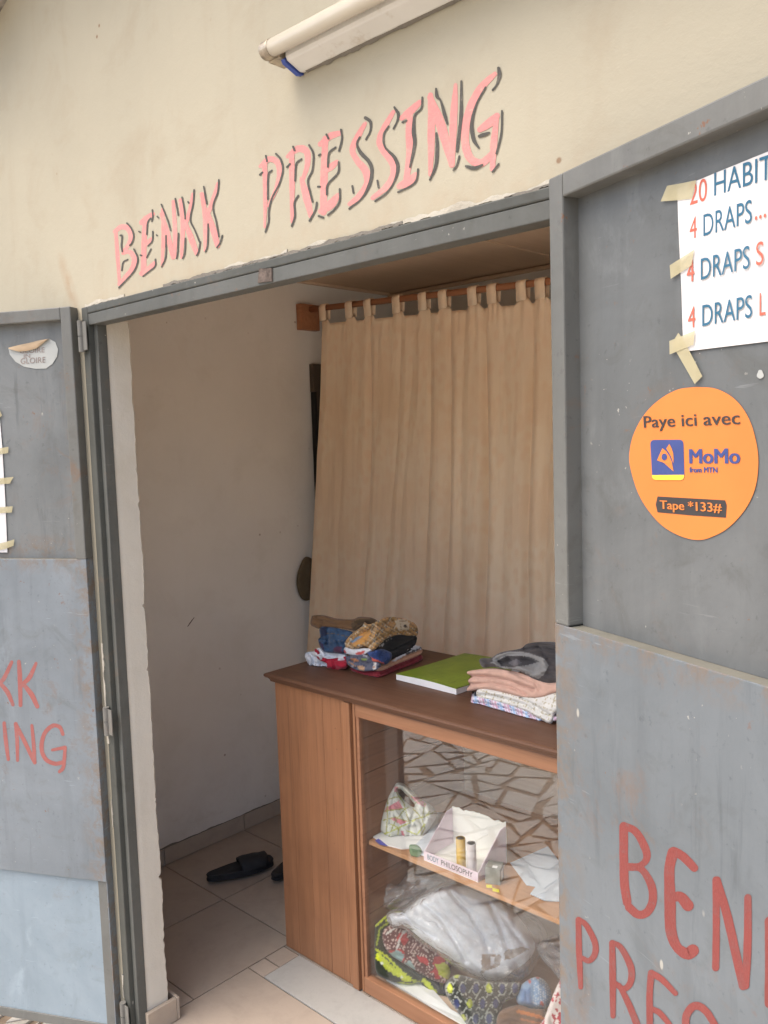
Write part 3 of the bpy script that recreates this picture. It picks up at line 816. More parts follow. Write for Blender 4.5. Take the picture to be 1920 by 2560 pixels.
m = MB()
for s_ in [[(469, 1566, 1.6), (476, 1556, 2.6), (485, 1544, 1.4)]]:
    stroke(m, s_, lambda q: q, 3, lambda x, y, l: PX(x, y, RX0) + np.array([l + .0004, 0, 0]), .2)
m.build('wall_scuff', M_RUSTPATCH, bld)
# skirting tiles of the room wall and the reveal
def skirting(name, pieces):
    m = MB(); cs_ = []
    for b in pieces:
        m.box(*b); cs_ += [[random.random()] * 3] * 8
    m.c = np.array(cs_); return m.build(name, M_SKIRT, bld, bevel=.0015)


ys = [T_W + .004, .228, .653, .657, 1.079, 1.083, 1.505, 1.509, 1.93, 1.934, RY1]
skirting('skirting', [(RX0, RX0 + .010, a_ + .001, b_ - .001, .002, .073) for a_, b_ in zip(ys, ys[1:]) if b_ - a_ > .02])
skirting('skirting', [(.053, .068, .034, .135, .002, .074), (-.4, .067, .1365, .1465, .002, .074)])
mo = MB(); xs = np.linspace(T_W + .02, RY1 - .02, 200); hh = fnoise(xs * 20, xs * 0, 12, 4)
mo.grid([[(RX0 + .0005, y_, .073 + .012 * max(0, h_ - .2)) for y_, h_ in zip(xs, hh)], [(RX0 + .007, y_, .0735) for y_ in xs]])
mo.build('mortar_line', M_MORTAR, bld)

# concrete beam end high on the wall
bm_ = MB(); rows = []
for i in range(13):
    yy = -.22 + .22 * i / 12; row = []
    for j in range(10):
        tt_ = j / 9; jx = (fnoise(np.array([yy * 30.]), np.array([tt_ * 9.]), 2)[0] - .5) * .03
        if tt_ < .4: row.append((-.9 + tt_ / .4 * .60, yy, 3.135 + jx))
        else: row.append((-.30 + jx + (tt_ - .4) * .09, yy, 3.135 + (tt_ - .4) / .6 * .4 + jx * .4))
    rows.append(row)
bm_.grid(rows); bm_.build('concrete_beam', M_CONC, bld)

# ------------------------------------------------------------------ floors and ground
structure(MB().box(RX0, RX1, .02, RY1, -.03, -.0045).build('shop_floor', M_GROUT))
def tiles(name, mat, rects, z1, z0=-.004):
    m = MB(); cs_ = []
    for x0, x1, y0, y1 in rects:
        g = .0022; m.box(x0 + g, x1 - g, y0 + g, y1 - g, z0, z1 + random.uniform(-.0005, .0005)); cs_ += [[random.random()] * 3] * 8
    m.c = np.array(cs_); return structure(m.build(name, mat, bevel=.001))


xs_ = [RX0, -.405, .02]; ys_ = [T_W, .228, .655, 1.081, 1.507, 1.933, RY1]
rects = [(a_, b_, c_, d_) for a_, b_ in zip(xs_, xs_[1:]) for c_, d_ in zip(ys_, ys_[1:])]
rects += [(a_, a_ + .425, c_, d_) for a_ in np.arange(.02, 2.9, .425) for c_, d_ in zip([.609, 1.081, 1.507, 1.933], [1.081, 1.507, 1.933, RY1])]
rects += [(a_, a_ + .525, .02, .448) for a_ in np.arange(.02, 1.5, .525)]
rects += [(.02, .104, .448, .520), (.02, .104, .520, .609)]
tiles('floor_tiles', M_TILE, rects, .0)
tiles('threshold_strip', M_STRIP, [(a_, a_ + .62, .448, .609) for a_ in np.arange(.104, 1.6, .62)], .002)

structure(MB().box(-30, 30, -40, 30, -.40, -.16).build('ground', M_GROUND))
structure(MB().box(-5, 6, -4.2, .0185, -.20, -.130).build('terrace', M_PAVEGROUT))
# crazy paving: a field cut at random into angular shards
def cut(poly, depth, out):
    P = np.array(poly); A = .5 * abs(np.dot(P[:, 0], np.roll(P[:, 1], 1)) - np.dot(P[:, 1], np.roll(P[:, 0], 1)))
    if A < random.uniform(.012, .060) or depth > 14: out.append(P); return
    c = P.mean(0) + np.array([random.gauss(0, .12), random.gauss(0, .12)]) * math.sqrt(A)
    ev = P - P.mean(0); u_, s_, vt = np.linalg.svd(ev); ang = math.atan2(vt[0][1], vt[0][0]) + math.pi / 2 + random.gauss(0, .62)
    n = np.array([-math.sin(ang), math.cos(ang)]); sd_ = (P - c) @ n; l_, r_ = [], []
    for i in range(len(P)):
        j = (i + 1) % len(P)
        (l_ if sd_[i] > 0 else r_).append(P[i])
        if sd_[i] * sd_[j] < 0:
            t_ = sd_[i] / (sd_[i] - sd_[j]); q_ = P[i] + (P[j] - P[i]) * t_; l_.append(q_); r_.append(q_)
    if len(l_) < 3 or len(r_) < 3: out.append(P); return
    cut(l_, depth + 1, out); cut(r_, depth + 1, out)


shards = []; cut([(-2.6, -3.6), (3.4, -3.6), (3.4, -.02), (-2.6, -.02)], 0, shards)
pm = MB(); cs_ = []
for P in shards:
    c = P.mean(0); sz = math.sqrt(((P - c) ** 2).sum(1).mean()); k_ = max(.55, 1 - random.uniform(.012, .034) / sz)
    a_ = random.gauss(0, .10); rm = np.array([[math.cos(a_), -math.sin(a_)], [math.sin(a_), math.cos(a_)]])
    Q = c + ((P - c) * k_) @ rm.T
    pm.poly([(x, y, -.122) for x, y in Q], (0, 0, -.009)); cs_ += [[random.random()] * 3] * (2 * len(P))
pm.c = np.array(cs_)
structure(pm.build('terrace_paving', M_PAVE))

# ================================================================== METAL DOOR LEAVES
def leaf_axes(side):
    a_ = R(21.5 if side == 'R' else 28); s_ = 1 if side == 'R' else -1
    d = np.array([s_ * math.cos(a_), -math.sin(a_), 0]); n = np.array([-s_ * math.sin(a_), -math.cos(a_), 0])
    o = np.array([1.573, -.05, 0]) if side == 'R' else np.array([-.03, -.04, 0])
    return o, d, n


def on_leaf(side, off):
    o, d, n = leaf_axes(side)
    return lambda x, y, l=0.0: pl(x, y, o + n * off, n) + n * l


def make_leaf(side, label, name='metal_door'):
    o, d, n = leaf_axes(side); u0 = 0.0 if side == 'R' else -.020; LEN = .775
    top = 2.190 if side == 'R' else 2.198; mid = 1.493 if side == 'R' else 1.474
    root = thing(name, label, 'door', tuple(o), 'open metal door leaves')
    zax = (0, 0, 1)
    def B(m, ua, ub, oa, ob_, za, zb): m.obox(o, d, n, zax, ua, ub, oa, ob_, za, zb)
    st = .034; rail = .036; dep = -.030
    f = MB()
    lo = mid - .045
    B(f, u0, u0 + st, -.040, 0, mid, top); B(f, LEN - st, LEN, -.040, 0, mid, top)
    B(f, u0 + st, LEN - st, -.040, 0, top - rail, top)
    fo = f.build('door_leaf_frame', M_DOOR_FR, root, bevel=.003)
    f = MB(); B(f, u0 + st, LEN - st, dep - .006, dep, mid - .001, top - rail)
    f.build('upper_sheet', (M_DOOR_UP_R if side == 'R' else M_DOOR_UP_L), root)
    f = MB(); B(f, u0 + .005, LEN - .005, dep - .008, -.0045, mid - .03, mid - .0015)
    f.build('middle_rail', M_LEDGE, root, bevel=.002)
    f = MB(); zl = .495
    B(f, u0, LEN, -.0035, 0, zl, mid); B(f, u0, u0 + .0035, -.040, -.0035, .0, mid); B(f, LEN - .0035, LEN, -.040, -.0035, .0, mid)
    f.build('lower_sheet', (M_DOOR_LOW_R if side == 'R' else M_DOOR_LOW_L), root, bevel=.0012)
    f = MB(); B(f, u0 + .0035, u0 + st, -.040, -.006, .0, zl + .05); B(f, LEN - st, LEN - .0035, -.040, -.006, .0, zl + .05); B(f, u0 + st, LEN - st, -.040, -.006, .0, .030)
    f.build('foot_frame', M_DOOR_FR, root, bevel=.002)
    f = MB(); B(f, u0 + st, LEN - st, -.014, -.010, .030, zl + .03)
    f.build('foot_sheet', M_DOOR_BASE, root)
    f = MB(); B(f, u0 + .001, LEN - .001, -.043, -.0405, .0, top)
    f.build('back_sheet', (M_DOOR_UP_R if side == 'R' else M_DOOR_UP_L), root)
    return root


door_l = make_leaf('L', 'grey metal door leaf on the left, folded back with faded red letters and a peeling grey sticker')
door_r = make_leaf('R', 'grey metal door leaf on the right, folded back with big red letters below an orange sticker')
# hinges sit in the gap between the left leaf and the jamb
def hinge(pa, pb, root):
    h = MB(); a_ = PY(*pa, -.014); b_ = PY(*pb, -.014); a_ = np.array(a_); b_ = np.array([a_[0], a_[1], b_[2]])
    m_ = (a_ + b_) / 2
    h.tube([a_, m_ + (0, 0, .0015)], .0095, 14); h.tube([m_ - (0, 0, .0015), b_], .0095, 14)
    h.tube([m_ + (0, 0, .0015), m_ - (0, 0, .0015)], .0075, 14, False)
    h.box(a_[0] + .001, a_[0] + .030, a_[1] - .001, a_[1] + .0015, b_[2] + .004, a_[2] - .004)
    h.build('hinge', M_HINGE, root, smooth=False)


hinge((201, 802), (207, 880), door_l); hinge((265, 1768), (270, 1838), door_l); hinge((307, 2506), (309, 2570), door_l)
for z_ in (2.03, 1.10, .2):
    h = MB(); p = np.array([1.583, -.020, z_]); h.tube([p, p + (0, 0, .045)], .0095, 14); h.tube([p + (0, 0, .047), p + (0, 0, .092)], .0095, 14); h.build('hinge', M_HINGE, door_r)

a = MB(); onR = lambda x, y, l: on_leaf('R', .0)(x, y, l)
for s_ in [
    [(668, 940, 56), (668, 1100, 56), (672, 1300, 58), (690, 1430, 56)], [(672, 940, 50), (745, 975, 48), (806, 1080, 52), (815, 1150, 46), (770, 1195, 40), (700, 1200, 46)],
    [(705, 1205, 44), (780, 1215, 44), (842, 1310, 52), (856, 1410, 54), (822, 1490, 54), (760, 1508, 52), (702, 1460, 54)],
    [(985, 1110, 72), (962, 1220, 66), (966, 1420, 72), (972, 1610, 72), (1010, 1715, 62), (1075, 1760, 74), (1112, 1740, 82)], [(990, 1100, 56), (1050, 1135, 56), (1122, 1208, 52)], [(985, 1395, 60), (1035, 1395, 66), (1082, 1450, 74)],
    [(1262, 1285, 46), (1264, 1560, 46), (1260, 1850, 46)], [(1270, 1285, 46), (1340, 1540, 58), (1436, 1968, 54)], [(1468, 1398, 46), (1466, 1690, 52), (1452, 1965, 50)],
    [(1606, 1550, 60), (1608, 1800, 60), (1605, 2080, 60)],
    [(377, 1540, 36), (382, 1750, 40), (392, 1975, 30)], [(378, 1538, 32), (430, 1580, 36), (484, 1690, 40), (482, 1765, 40), (445, 1805, 36), (398, 1785, 30)],
    [(594, 1690, 38), (598, 1900, 44), (600, 2160, 34)], [(598, 1688, 34), (655, 1725, 38), (716, 1850, 44), (712, 1945, 42), (668, 1985, 38), (612, 1948, 34)], [(640, 1962, 30), (700, 2080, 42), (765, 2240, 44)],
    [(846, 1885, 44), (836, 2020, 42), (838, 2260, 44)], [(846, 1884, 44), (915, 1925, 40), (1002, 2014, 34)], [(840, 2110, 34), (900, 2140, 38), (965, 2215, 34)],
    [(1270, 2240, 44), (1195, 2125, 48), (1125, 2095, 52), (1072, 2160, 50), (1072, 2260, 48)]]: stroke(a, s_, Z5, 45, onR, .03)
a.build('red_lettering', M_RED, door_r)
a = MB(); onL = lambda x, y, l: on_leaf('L', .0)(x, y, l)
for s_ in [
    [(56, 486, 16), (20, 562, 20), (-8, 592, 18)], [(2, 588, 18), (36, 630, 22), (62, 690, 16)], [(90, 484, 18), (95, 560, 22), (98, 692, 18)], [(172, 492, 14), (140, 560, 22), (100, 598, 18)], [(108, 588, 18), (150, 640, 24), (178, 698, 20)],
    [(20, 776, 16), (28, 860, 20), (40, 950, 16)], [(75, 780, 18), (82, 860, 18), (84, 955, 14)], [(75, 780, 18), (120, 870, 20), (166, 965, 18)], [(152, 788, 14), (160, 870, 18), (166, 962, 16)],
    [(300, 830, 16), (285, 796, 18), (250, 790, 20), (212, 828, 20), (198, 895, 20), (218, 948, 20), (262, 970, 20), (305, 962, 18)], [(250, 905, 14), (310, 893, 18)], [(311, 893, 16), (306, 960, 18), (300, 992, 18), (284, 1008, 16)]]: stroke(a, s_, Z7, 18, onL, .05)
a.build('faded_red_lettering', M_REDPALE, door_l)

m = MB(); m.poly([on_leaf('R', -.030)(*Z3((1612 + 22 * math.cos(q) * (1 + .2 * math.sin(3 * q)), 2022 + 30 * math.sin(q))), .0012) for q in np.linspace(0, 6.28, 15)[:-1]]); m.build('glue_mark', M_GREYSTK, door_r)
# ------------------------------------------------------------------ posters, tapes, stickers
oR, dR, nR = leaf_axes('R'); oL, dL, nL = leaf_axes('L')
def PR(u, z, off=-.030): return oR + dR * u + nR * off + np.array([0, 0, z])
pan = on_leaf('R', -.030)
pc = [PR(.2415, 2.113), PR(.2415 + .297, 2.121), PR(.2415 + .305, 1.897), PR(.2525, 1.901)]
poster = thing('price_poster', 'white price poster with blue and red print, taped to the right door leaf', 'poster', tuple(pc[3]))
g = MB(); rows = []
for i in range(13):
    row = []
    for j in range(17):
        s_, t_ = j / 16, i / 12
        p = (pc[0] * (1 - s_) + pc[1] * s_) * (1 - t_) + (pc[3] * (1 - s_) + pc[2] * s_) * t_
        row.append(p + nR * (.0022 + .0005 * math.sin(s_ * 7 + t_ * 3) + .0005 * math.sin(t_ * 8)))
    rows.append(row)
g.grid(rows); g.build('paper_sheet', M_PRICE, poster, smooth=True)
def row_text(kind, s_, b0, b1, top_dy, bold=0.0):
    P0, P1 = pan(*Z3(b0), .0034), pan(*Z3(b1), .0034); Pt = P0 + np.array([0, 0, top_dy]); m = MB(); text(m, s_, P0, P1, Pt, bold)
    m.build('blue_print' if kind == 'b' else 'red_print', M_BLUEINK if kind == 'b' else M_REDINK, poster)


row_text('r', '20', (1148, 893), (1264, 858), .0275); row_text('b', 'HABIT', (1312, 830), (1700, 712), .0275)
row_text('r', '4', (1148, 1120), (1196, 1108), .0265); row_text('b', 'DRAPS', (1240, 1100), (1564, 1006), .0265); row_text('r', '....', (1584, 992), (1690, 962), .0265)
row_text('r', '4', (1128, 1410), (1178, 1398), .0265); row_text('b', 'DRAPS', (1222, 1392), (1550, 1312), .0265); row_text('r', 'S', (1592, 1298), (1642, 1284), .0265)
row_text('r', '4', (1136, 1716), (1186, 1706), .0265); row_text('b', 'DRAPS', (1232, 1702), (1566, 1640), .0265); row_text('r', 'L', (1615, 1632), (1655, 1624), .0265)
for tp in ([(998, 763), (1100, 745), (1195, 725), (1165, 850), (1060, 860), (955, 868)], [(1018, 1295), (1182, 1190), (1174, 1240), (1165, 1295), (1025, 1385)], [(1018, 1800), (1105, 1765), (1190, 1730), (1180, 1825), (1020, 1890)],
           [(1075, 1745), (1092, 1768), (1140, 1850), (1190, 1945), (1235, 2035), (1185, 2088), (1120, 1975), (1060, 1870), (1036, 1808)]):
    m = MB(); _lift[0] += .0006; m.poly([pan(*Z3(p), .0038 + (_lift[0] % .0015)) for p in tp]); m.build('tape_strip', M_TAPE, poster)

# round orange sticker
egg = [(1020, 175), (1150, 187), (1275, 258), (1365, 385), (1414, 550), (1424, 690), (1402, 840), (1338, 972), (1232, 1088), (1122, 1150), (1030, 1170), (920, 1146), (800, 1078), (704, 972), (640, 860), (597, 725), (584, 620), (610, 490), (680, 358), (780, 258), (900, 192)]
stk = thing('orange_sticker', 'round orange mobile payment sticker on the right door leaf', 'sticker', tuple(pan(*Z4((1030, 1170)), .001)))
m = MB(); m.poly([pan(*p, .0012) for p in curve([Z4(q) for q in egg + egg[:1]], 5)[:-1]]); m.build('vinyl_disc', M_ORANGE, stk)
def flat(mb_, pts, zf, surf, l): mb_.poly([surf(*zf(p), l) for p in pts])
def stext(s_, b0, b1, tp, mat, name, bold, l=.0016):
    for k_, dx_ in enumerate((0, -bold, bold)):
        lo_ = l + k_ * .0002; m = MB() if k_ == 0 else m
        text(m, s_, pan(*Z4((b0[0] + dx_, b0[1])), lo_), pan(*Z4((b1[0] + dx_, b1[1])), lo_), pan(*Z4((tp[0] + dx_, tp[1])), lo_))
    m.build(name, mat, stk)


stext('Paye ici avec', (684, 440), (1308, 416), (680, 366), M_INK, 'dark_print', 2.2)
stext('MoMo', (982, 672), (1305, 672), (980, 580), M_NAVY, 'navy_print', 5.0)
stext('from MTN', (980, 730), (1160, 732), (979, 696), M_NAVY, 'navy_print', 2.0)
m = MB(); flat(m, [(770, 887), (1210, 912), (1220, 945), (1215, 1025), (990, 1010), (770, 990), (758, 940)], Z4, pan, .0016); m.build('dark_band', M_INK, stk)
stext('Tape *133#', (790, 966), (1190, 990), (788, 912), M_ORANGE, 'orange_print', 2.2, .0020)
def rrect(p00, p10, p11, p01, r_):
    out = []; c = [np.array(q, float) for q in (p00, p10, p11, p01)]
    for i in range(4):
        p, a_, b_ = c[i], c[i - 1], c[(i + 1) % 4]; va = (a_ - p) / np.linalg.norm(a_ - p); vb = (b_ - p) / np.linalg.norm(b_ - p)
        for t_ in np.linspace(0, 1, 6): out.append(p + va * r_ * (1 - t_) ** 2 + vb * r_ * t_ ** 2)
    return [tuple(q) for q in out]


m = MB(); flat(m, rrect((722, 520), (938, 518), (946, 782), (736, 780), 30), Z4, pan, .0016); m.build('logo_square', M_NAVY, stk)
m = MB(); flat(m, [(734, 748), (944, 746), (945, 758), (938, 774), (922, 781), (758, 780), (744, 774), (736, 762)], Z4, pan, .0020); m.build('logo_band', M_YELLOW, stk)
m = MB(); flat(m, [(803, 573), (828, 592), (848, 622), (864, 660), (876, 724), (850, 702), (812, 668), (768, 652), (784, 615)], Z4, pan, .0020)
flat(m, [(848, 545), (862, 572), (873, 605), (876, 640), (874, 672), (864, 640), (848, 606), (828, 576)], Z4, pan, .0020); m.build('logo_figure', M_ORANGE, stk)
m = MB(); flat(m, [(817 + 18 * math.cos(i * .4189), 630 + 22 * math.sin(i * .4189)) for i in range(15)], Z4, pan, .0024); m.build('logo_dot', M_NAVY, stk)

# left leaf: poster at the picture's edge and a peeling oval sticker
panL = on_leaf('L', -.030)
ps = thing('notice_poster', 'white poster edge with four tape strips on the left door leaf', 'poster', tuple(panL(*Z6((55, 1880)), .003)))
m = MB()
def Lp(q, l): return panL(*Z6(q), l)
e0 = [Lp(q, .003) for q in ((2, 940), (20, 1150), (40, 1500), (56, 1882))]
m.poly(e0 + [e0[3] + dL * .21, e0[0] + dL * .21]); m.build('paper_sheet', M_PRICE, ps)
for tp in ([(-60, 880), (2, 890), (22, 935), (-2, 962), (-60, 960)], [(-40, 1170), (68, 1152), (66, 1195), (-40, 1212)], [(-30, 1372), (100, 1360), (76, 1405), (-30, 1416)], [(-20, 1572), (96, 1562), (90, 1605), (-20, 1612)], [(-10, 1822), (50, 1808), (108, 1790), (102, 1835), (40, 1858), (-10, 1868)]):
    m = MB(); _lift[0] += .0006; m.poly([Lp(q, .0045 + (_lift[0] % .002)) for q in tp]); m.build('tape_strip', M_TAPE, ps)
os_ = thing('oval_sticker', 'pale grey oval sticker with a curled peach flap on the left door leaf', 'sticker', tuple(Lp((230, 615), .002)))
ov = [(60, 470), (95, 478), (150, 470), (220, 455), (280, 435), (345, 407), (385, 430), (404, 480), (396, 530), (365, 580), (320, 612), (250, 614), (170, 600), (110, 565), (70, 515)]
m = MB(); m.poly([Lp(q, .0016) for q in ov]); m.build('vinyl_oval', M_GREYSTK, os_)
m = MB(); fl_t = [(60, 468), (130, 450), (200, 436), (280, 416), (348, 405)]; fl_b = [(92, 484), (140, 496), (196, 492), (262, 474), (332, 420)]
m.grid([[Lp(q, .002) for q in fl_t], [Lp(((a_[0] + b_[0]) / 2, (a_[1] + b_[1]) / 2), .010) for a_, b_ in zip(fl_t, fl_b)], [Lp(q, .007) for q in fl_b]]); m.build('peeled_flap', M_PEEL, os_, smooth=True)
m = MB()
for s_, b0, b1, tp in (('GLOIRE', (140, 508), (312, 500), (140, 474)), ('IN', (168, 540), (212, 538), (168, 512)), ('GLOIRE', (146, 580), (318, 570), (146, 542))): text(m, s_, Lp(b0, .0026), Lp(b1, .0026), Lp(tp, .0026))
m.build('faded_print', M_FADEINK, os_)

# ================================================================== FLUORESCENT LAMP
lamp = thing('fluorescent_lamp', 'old white fluorescent tube lamp mounted on the cream wall above the lettering', 'lamp', (1.55, 0, 2.54))
m = MB(); prof = [(-.001, 2.542), (-.012, 2.540), (-.046, 2.553), (-.050, 2.560), (-.050, 2.590), (-.044, 2.598), (-.001, 2.604)]
x0_, x1_ = .972, 2.20
m.poly([(x0_, y, z) for y, z in prof], (x1_ - x0_, 0, 0)); m.build('lamp_body', M_ENAMEL, lamp, bevel=.002)
m = MB(); m.tube([(.955, -.069, 2.576), (2.20, -.069, 2.576)], .0165, 28); m.build('lamp_tube', M_TUBE, lamp, smooth=True)
for xa, xb in ((.930, .957), (2.198, 2.225)):
    m = MB(); m.tube([(xa, -.069, 2.576), (xa + .004, -.069, 2.576), (xb, -.069, 2.576)], [.0145, .0178, .0178], 28)
    m.box(xa + .004, xb + .012, -.062, -.020, 2.556, 2.586); m.build('tube_holder', M_BRASS, lamp, bevel=.001)
m = MB(); m.poly([(.9715, y * 1.03 - .001, z - .004) for y, z in prof[:4]] + [(.9715, -.03, 2.575), (.9715, -.001, 2.575)], (-.010, 0, 0)); m.build('end_cap', M_BLUEPL, lamp)
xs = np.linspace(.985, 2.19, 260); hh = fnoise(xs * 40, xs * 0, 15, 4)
m = MB(); m.grid([[(x, -.0006, 2.5425) for x in xs], [(x, -.0125, 2.5408) for x in xs], [(x, -.0025, 2.539 - .009 * max(0, h_ - .38)) for x, h_ in zip(xs, hh)]]); m.build('dirt_shade_edge', M_MORTAR, lamp)  # dirt line doubling as painted contact shade under the lamp body

# ================================================================== CURTAIN
def rod_z(x): return 2.425 + (x + .83) * (2.362 - 2.425) / (.544 + .83)
rod = thing('curtain_rod', 'wooden curtain rod with a square wall block inside the doorway', 'curtain rod', (-.83, 1.6, 2.36))
m = MB(); m.tube([(-.80, 1.6, rod_z(-.80)), (1.9, 1.6, rod_z(1.9))], .0135, 14); m.build('rod', M_ROD, rod, smooth=True)
m = MB(); m.box(-.83, -.795, 1.535, 1.655, 2.325, 2.447); m.build('wall_block', M_ROD, rod, bevel=.003)
cur = thing('curtain', 'tan damask curtain hanging by tabs from the rod behind the counter', 'curtain', (.2, 1.6, .1))
VAL = [(800, .004), (911, .026), (987, .010), (1062, .016), (1118, .026), (1206, .036), (1262, .006), (1322, .028), (1372, .014), (850, .004), (940, .006), (1020, .005), (1160, .007)]
TABS = [265, 420, 530, 700, 855, 975, 1150, 1265, 1440]
tabx = [PY(*S4((t_, 440 - .12 * t_)), 1.6)[0] for t_ in TABS]; tabx += [tabx[-1] + .085 * i for i in (1, 2, 3, 4, 5, 6, 7, 8, 9, 10, 11)]
xl0 = tabx[0] - .02; xr0 = tabx[-1] + .02
vx = [PY(v_, 1100, 1.55)[0] for v_, _ in VAL]; NU, NV = 520, 150
rows = []
us = np.linspace(xl0, xr0, NU)
tabh = np.min(np.abs(us[:, None] - np.array(tabx)[None]) - .022, axis=1); tabh = np.clip(tabh, 0, None)
for i in range(NV):
    tz = i / (NV - 1); row = []
    for_j = us
    ztop = rod_z(for_j) - .052 - np.minimum(tabh * 1.5, .022)
    z = ztop * (1 - tz) + .12 * tz
    amp = min(1, .28 + tz * 2.2) * (1 if tz < .55 else 1 - (tz - .55) * .55)
    y_ = 1.6 - .17 * tz ** 1.2 + np.zeros(NU)
    drift = .018 * np.sin(tz * 3 + for_j * 5)
    for (v_, a_), xx in zip(VAL, vx):
        wd = .013 + .016 * tz; e = (for_j + drift * .6 - xx - (.10 * ((v_ * 7) % 11 / 11 - .5)) * tz - .012 * math.sin(tz * 6 + v_)) / wd
        y_ += amp * a_ * np.exp(-np.abs(e) ** 1.5) * (.75 + .5 * vnoise(np.array([tz * 5.]), np.array([xx * 9.]), 4)[0])
        y_ -= amp * a_ * .42 * np.exp(-((e - 2.4) / 1.3) ** 2)
    y_ += amp * .011 * (fnoise((for_j + .10 * (tz - .4) * np.sin(for_j * 7)) * 13, np.full(NU, tz * 1.6), 71, 3) - .5) + .005 * (fnoise((for_j + .35 * tz) * 22, np.full(NU, tz * 7), 77, 2) - .5) + .006 * (fnoise(for_j * 30, np.full(NU, tz * 9), 6, 3) - .5)
    if tz < .08: y_ += .003 * np.sin(for_j * 190 + 3 * np.sin(for_j * 23)) * (1 - tz / .08) * (for_j > .1)
    y_ += -.004 * np.exp(-((ztop - z - .085) / .006) ** 2)
    xx_ = for_j - (.105 * tz) * np.clip((.25 - for_j) / (.25 - xl0), 0, 1)
    rows.append(np.c_[xx_, y_, z])
m = MB(); m.grid(rows); cp = m.build('drape', M_CURTAIN, cur, smooth=True)
sm = cp.modifiers.new('thickness', 'SOLIDIFY'); sm.thickness = .0015
for k_, tx in enumerate(tabx):
    m = MB(); hw = .0225; rr = .017; prof = []
    zt = rod_z(tx)
    prof = [(1.6 - rr * .8, zt - .062)] + [(1.6 - rr * math.cos(q), zt + rr * math.sin(q)) for q in np.linspace(0, math.pi, 9)] + [(1.6 + rr * .7, zt - .055)]
    sk = random.uniform(-.006, .006)
    m.grid([[(tx - hw + sk * (i in (0, 10)) * 0, y, z) for i, (y, z) in enumerate(prof)], [(tx, y - .0008, z) for y, z in prof], [(tx + hw, y, z) for y, z in prof]])
    o = m.build('tab_loop', M_CURTAIN, cur, smooth=True); o.modifiers.new('t', 'SOLIDIFY').thickness = .0015

# things seen past the curtain's left edge
wb = thing('dark_board', 'dark brown board with a black edge, showing past the left edge of the curtain', 'board', (-.83, 1.61, 1.0))
MB().box(-.829, -.806, 1.622, 2.10, .95, 2.155).build('board_panel', M_DARKBOARD, wb)
MB().box(-.829, -.800, 1.607, 1.6215, .95, 2.03).build('black_edge', M_BLACKEDGE, wb, bevel=.002)
MB().box(-.829, -.800, 1.604, 1.75, 2.03, 2.165).build('corner_block', M_DARKBOARD, wb, bevel=.002)
pw = [(0, (-.826, 1.5, 1.1))]
o = relief('dark_round_bag', lambda q: q, [(770, 1392), (758, 1397), (746, 1425), (741, 1450), (744, 1475), (752, 1494), (766, 1502), (785, 1490), (792, 1445), (786, 1405)],
           [((-.805, 0, 0), (1, 0, 0))], (.1, .08, .05), R_=.02, thick=.015, mat=M_OLIVE, step=4)
tag(o, 'dark olive round shape hanging at the left edge of the curtain', 'bag')

# ================================================================== DISPLAY COUNTER
CX0, CX1, CY0, CY1 = .030, 1.78, .612, 1.16
ctr = thing('display_counter', 'wooden shop counter with planked end and glazed display front', 'counter', (.9, .88, 0))
# moulded top: profile swept along the left and front edges
prof = [(.0, 1.0), (.020, 1.0), (.0255, .997), (.027, .992), (.024, .986), (.016, .982), (.012, .976), (.010, .970), (.002, .966), (.0, .966)]
m = MB(); loops = []
for ox, oz in prof: loops.append([(CX0 - ox, CY1, oz), (CX0 - ox, CY0 - ox, oz), (CX1 + ox, CY0 - ox, oz), (CX1 + ox, CY1, oz)])
m.grid(loops); k0 = len(m.v)
m.poly([(CX0, CY1, 1.0), (CX0, CY0, 1.0), (CX1, CY0, 1.0), (CX1, CY1, 1.0)])
m.poly([(CX0, CY1, .966), (CX1, CY1, .966), (CX1, CY0, .966), (CX0, CY0, .966)])
m.poly([(CX0 - .027, CY1, .9665), (CX0 - .027, CY1, .9995), (CX1 + .02, CY1, .9995), (CX1 + .02, CY1, .9665)])
m.build('counter_top', M_TOP, ctr)
# planked end of the front
seams_t = [S5((50, 205)), S5((150, 225)), S5((246, 250)), S5((352, 285)), S5((462, 310)), S5((492, 330))]
sx = [PY(*q, CY0)[0] for q in seams_t]; sx[0] = CX0
for i, (xa, xb) in enumerate(zip(sx, sx[1:])):
    m = MB(); g_ = .0006; m.box(xa + (g_ if i else 0), xb - g_, CY0 + random.uniform(0, .0012), CY0 + .016, .004, .9655); m.build('plank', M_WOOD, ctr, bevel=.0009)
xm = sx[-1]
MB().box(CX0 + .003, xm, CY0 + .0165, CY0 + .022, .004, .9655).build('plank_backing', M_WOODIN, ctr)
MB().box(CX0, CX0 + .018, CY0 + .0225, CY1, .004, .9655).build('end_panel', M_WOOD, ctr)
# corner moulding, stiles, rails
xa = PY(*S5((530, 335)), CY0)[0]; xw = .4345
MB().box(xm, xa, CY0 - .009, CY0 + .022, .004, .9655).build('moulding', M_WOOD, ctr, bevel=.002)
MB().box(xa, xa + .009, CY0 + .006, CY0 + .022, .004, .9655).build('moulding', M_WOODIN, ctr)
MB().box(xa + .009, xw - .012, CY0 - .002, CY0 + .022, .004, .9655).build('stile', M_WOOD, ctr, bevel=.002)
MB().box(xw - .012, xw, CY0 + .004, CY0 + .022, .058, .924).build('glazing_bead', M_WOODIN, ctr)
MB().box(xw - .012, 1.70, CY0, CY0 + .022, .924, .9655).build('top_rail', M_WOODX, ctr, bevel=.002)
MB().box(xw - .012, 1.70, CY0 - .002, CY0 + .026, .004, .058).build('bottom_rail', M_WOODX, ctr, bevel=.003)
MB().box(1.70, CX1, CY0, CY0 + .022, .004, .9655).build('stile', M_WOOD, ctr, bevel=.002)
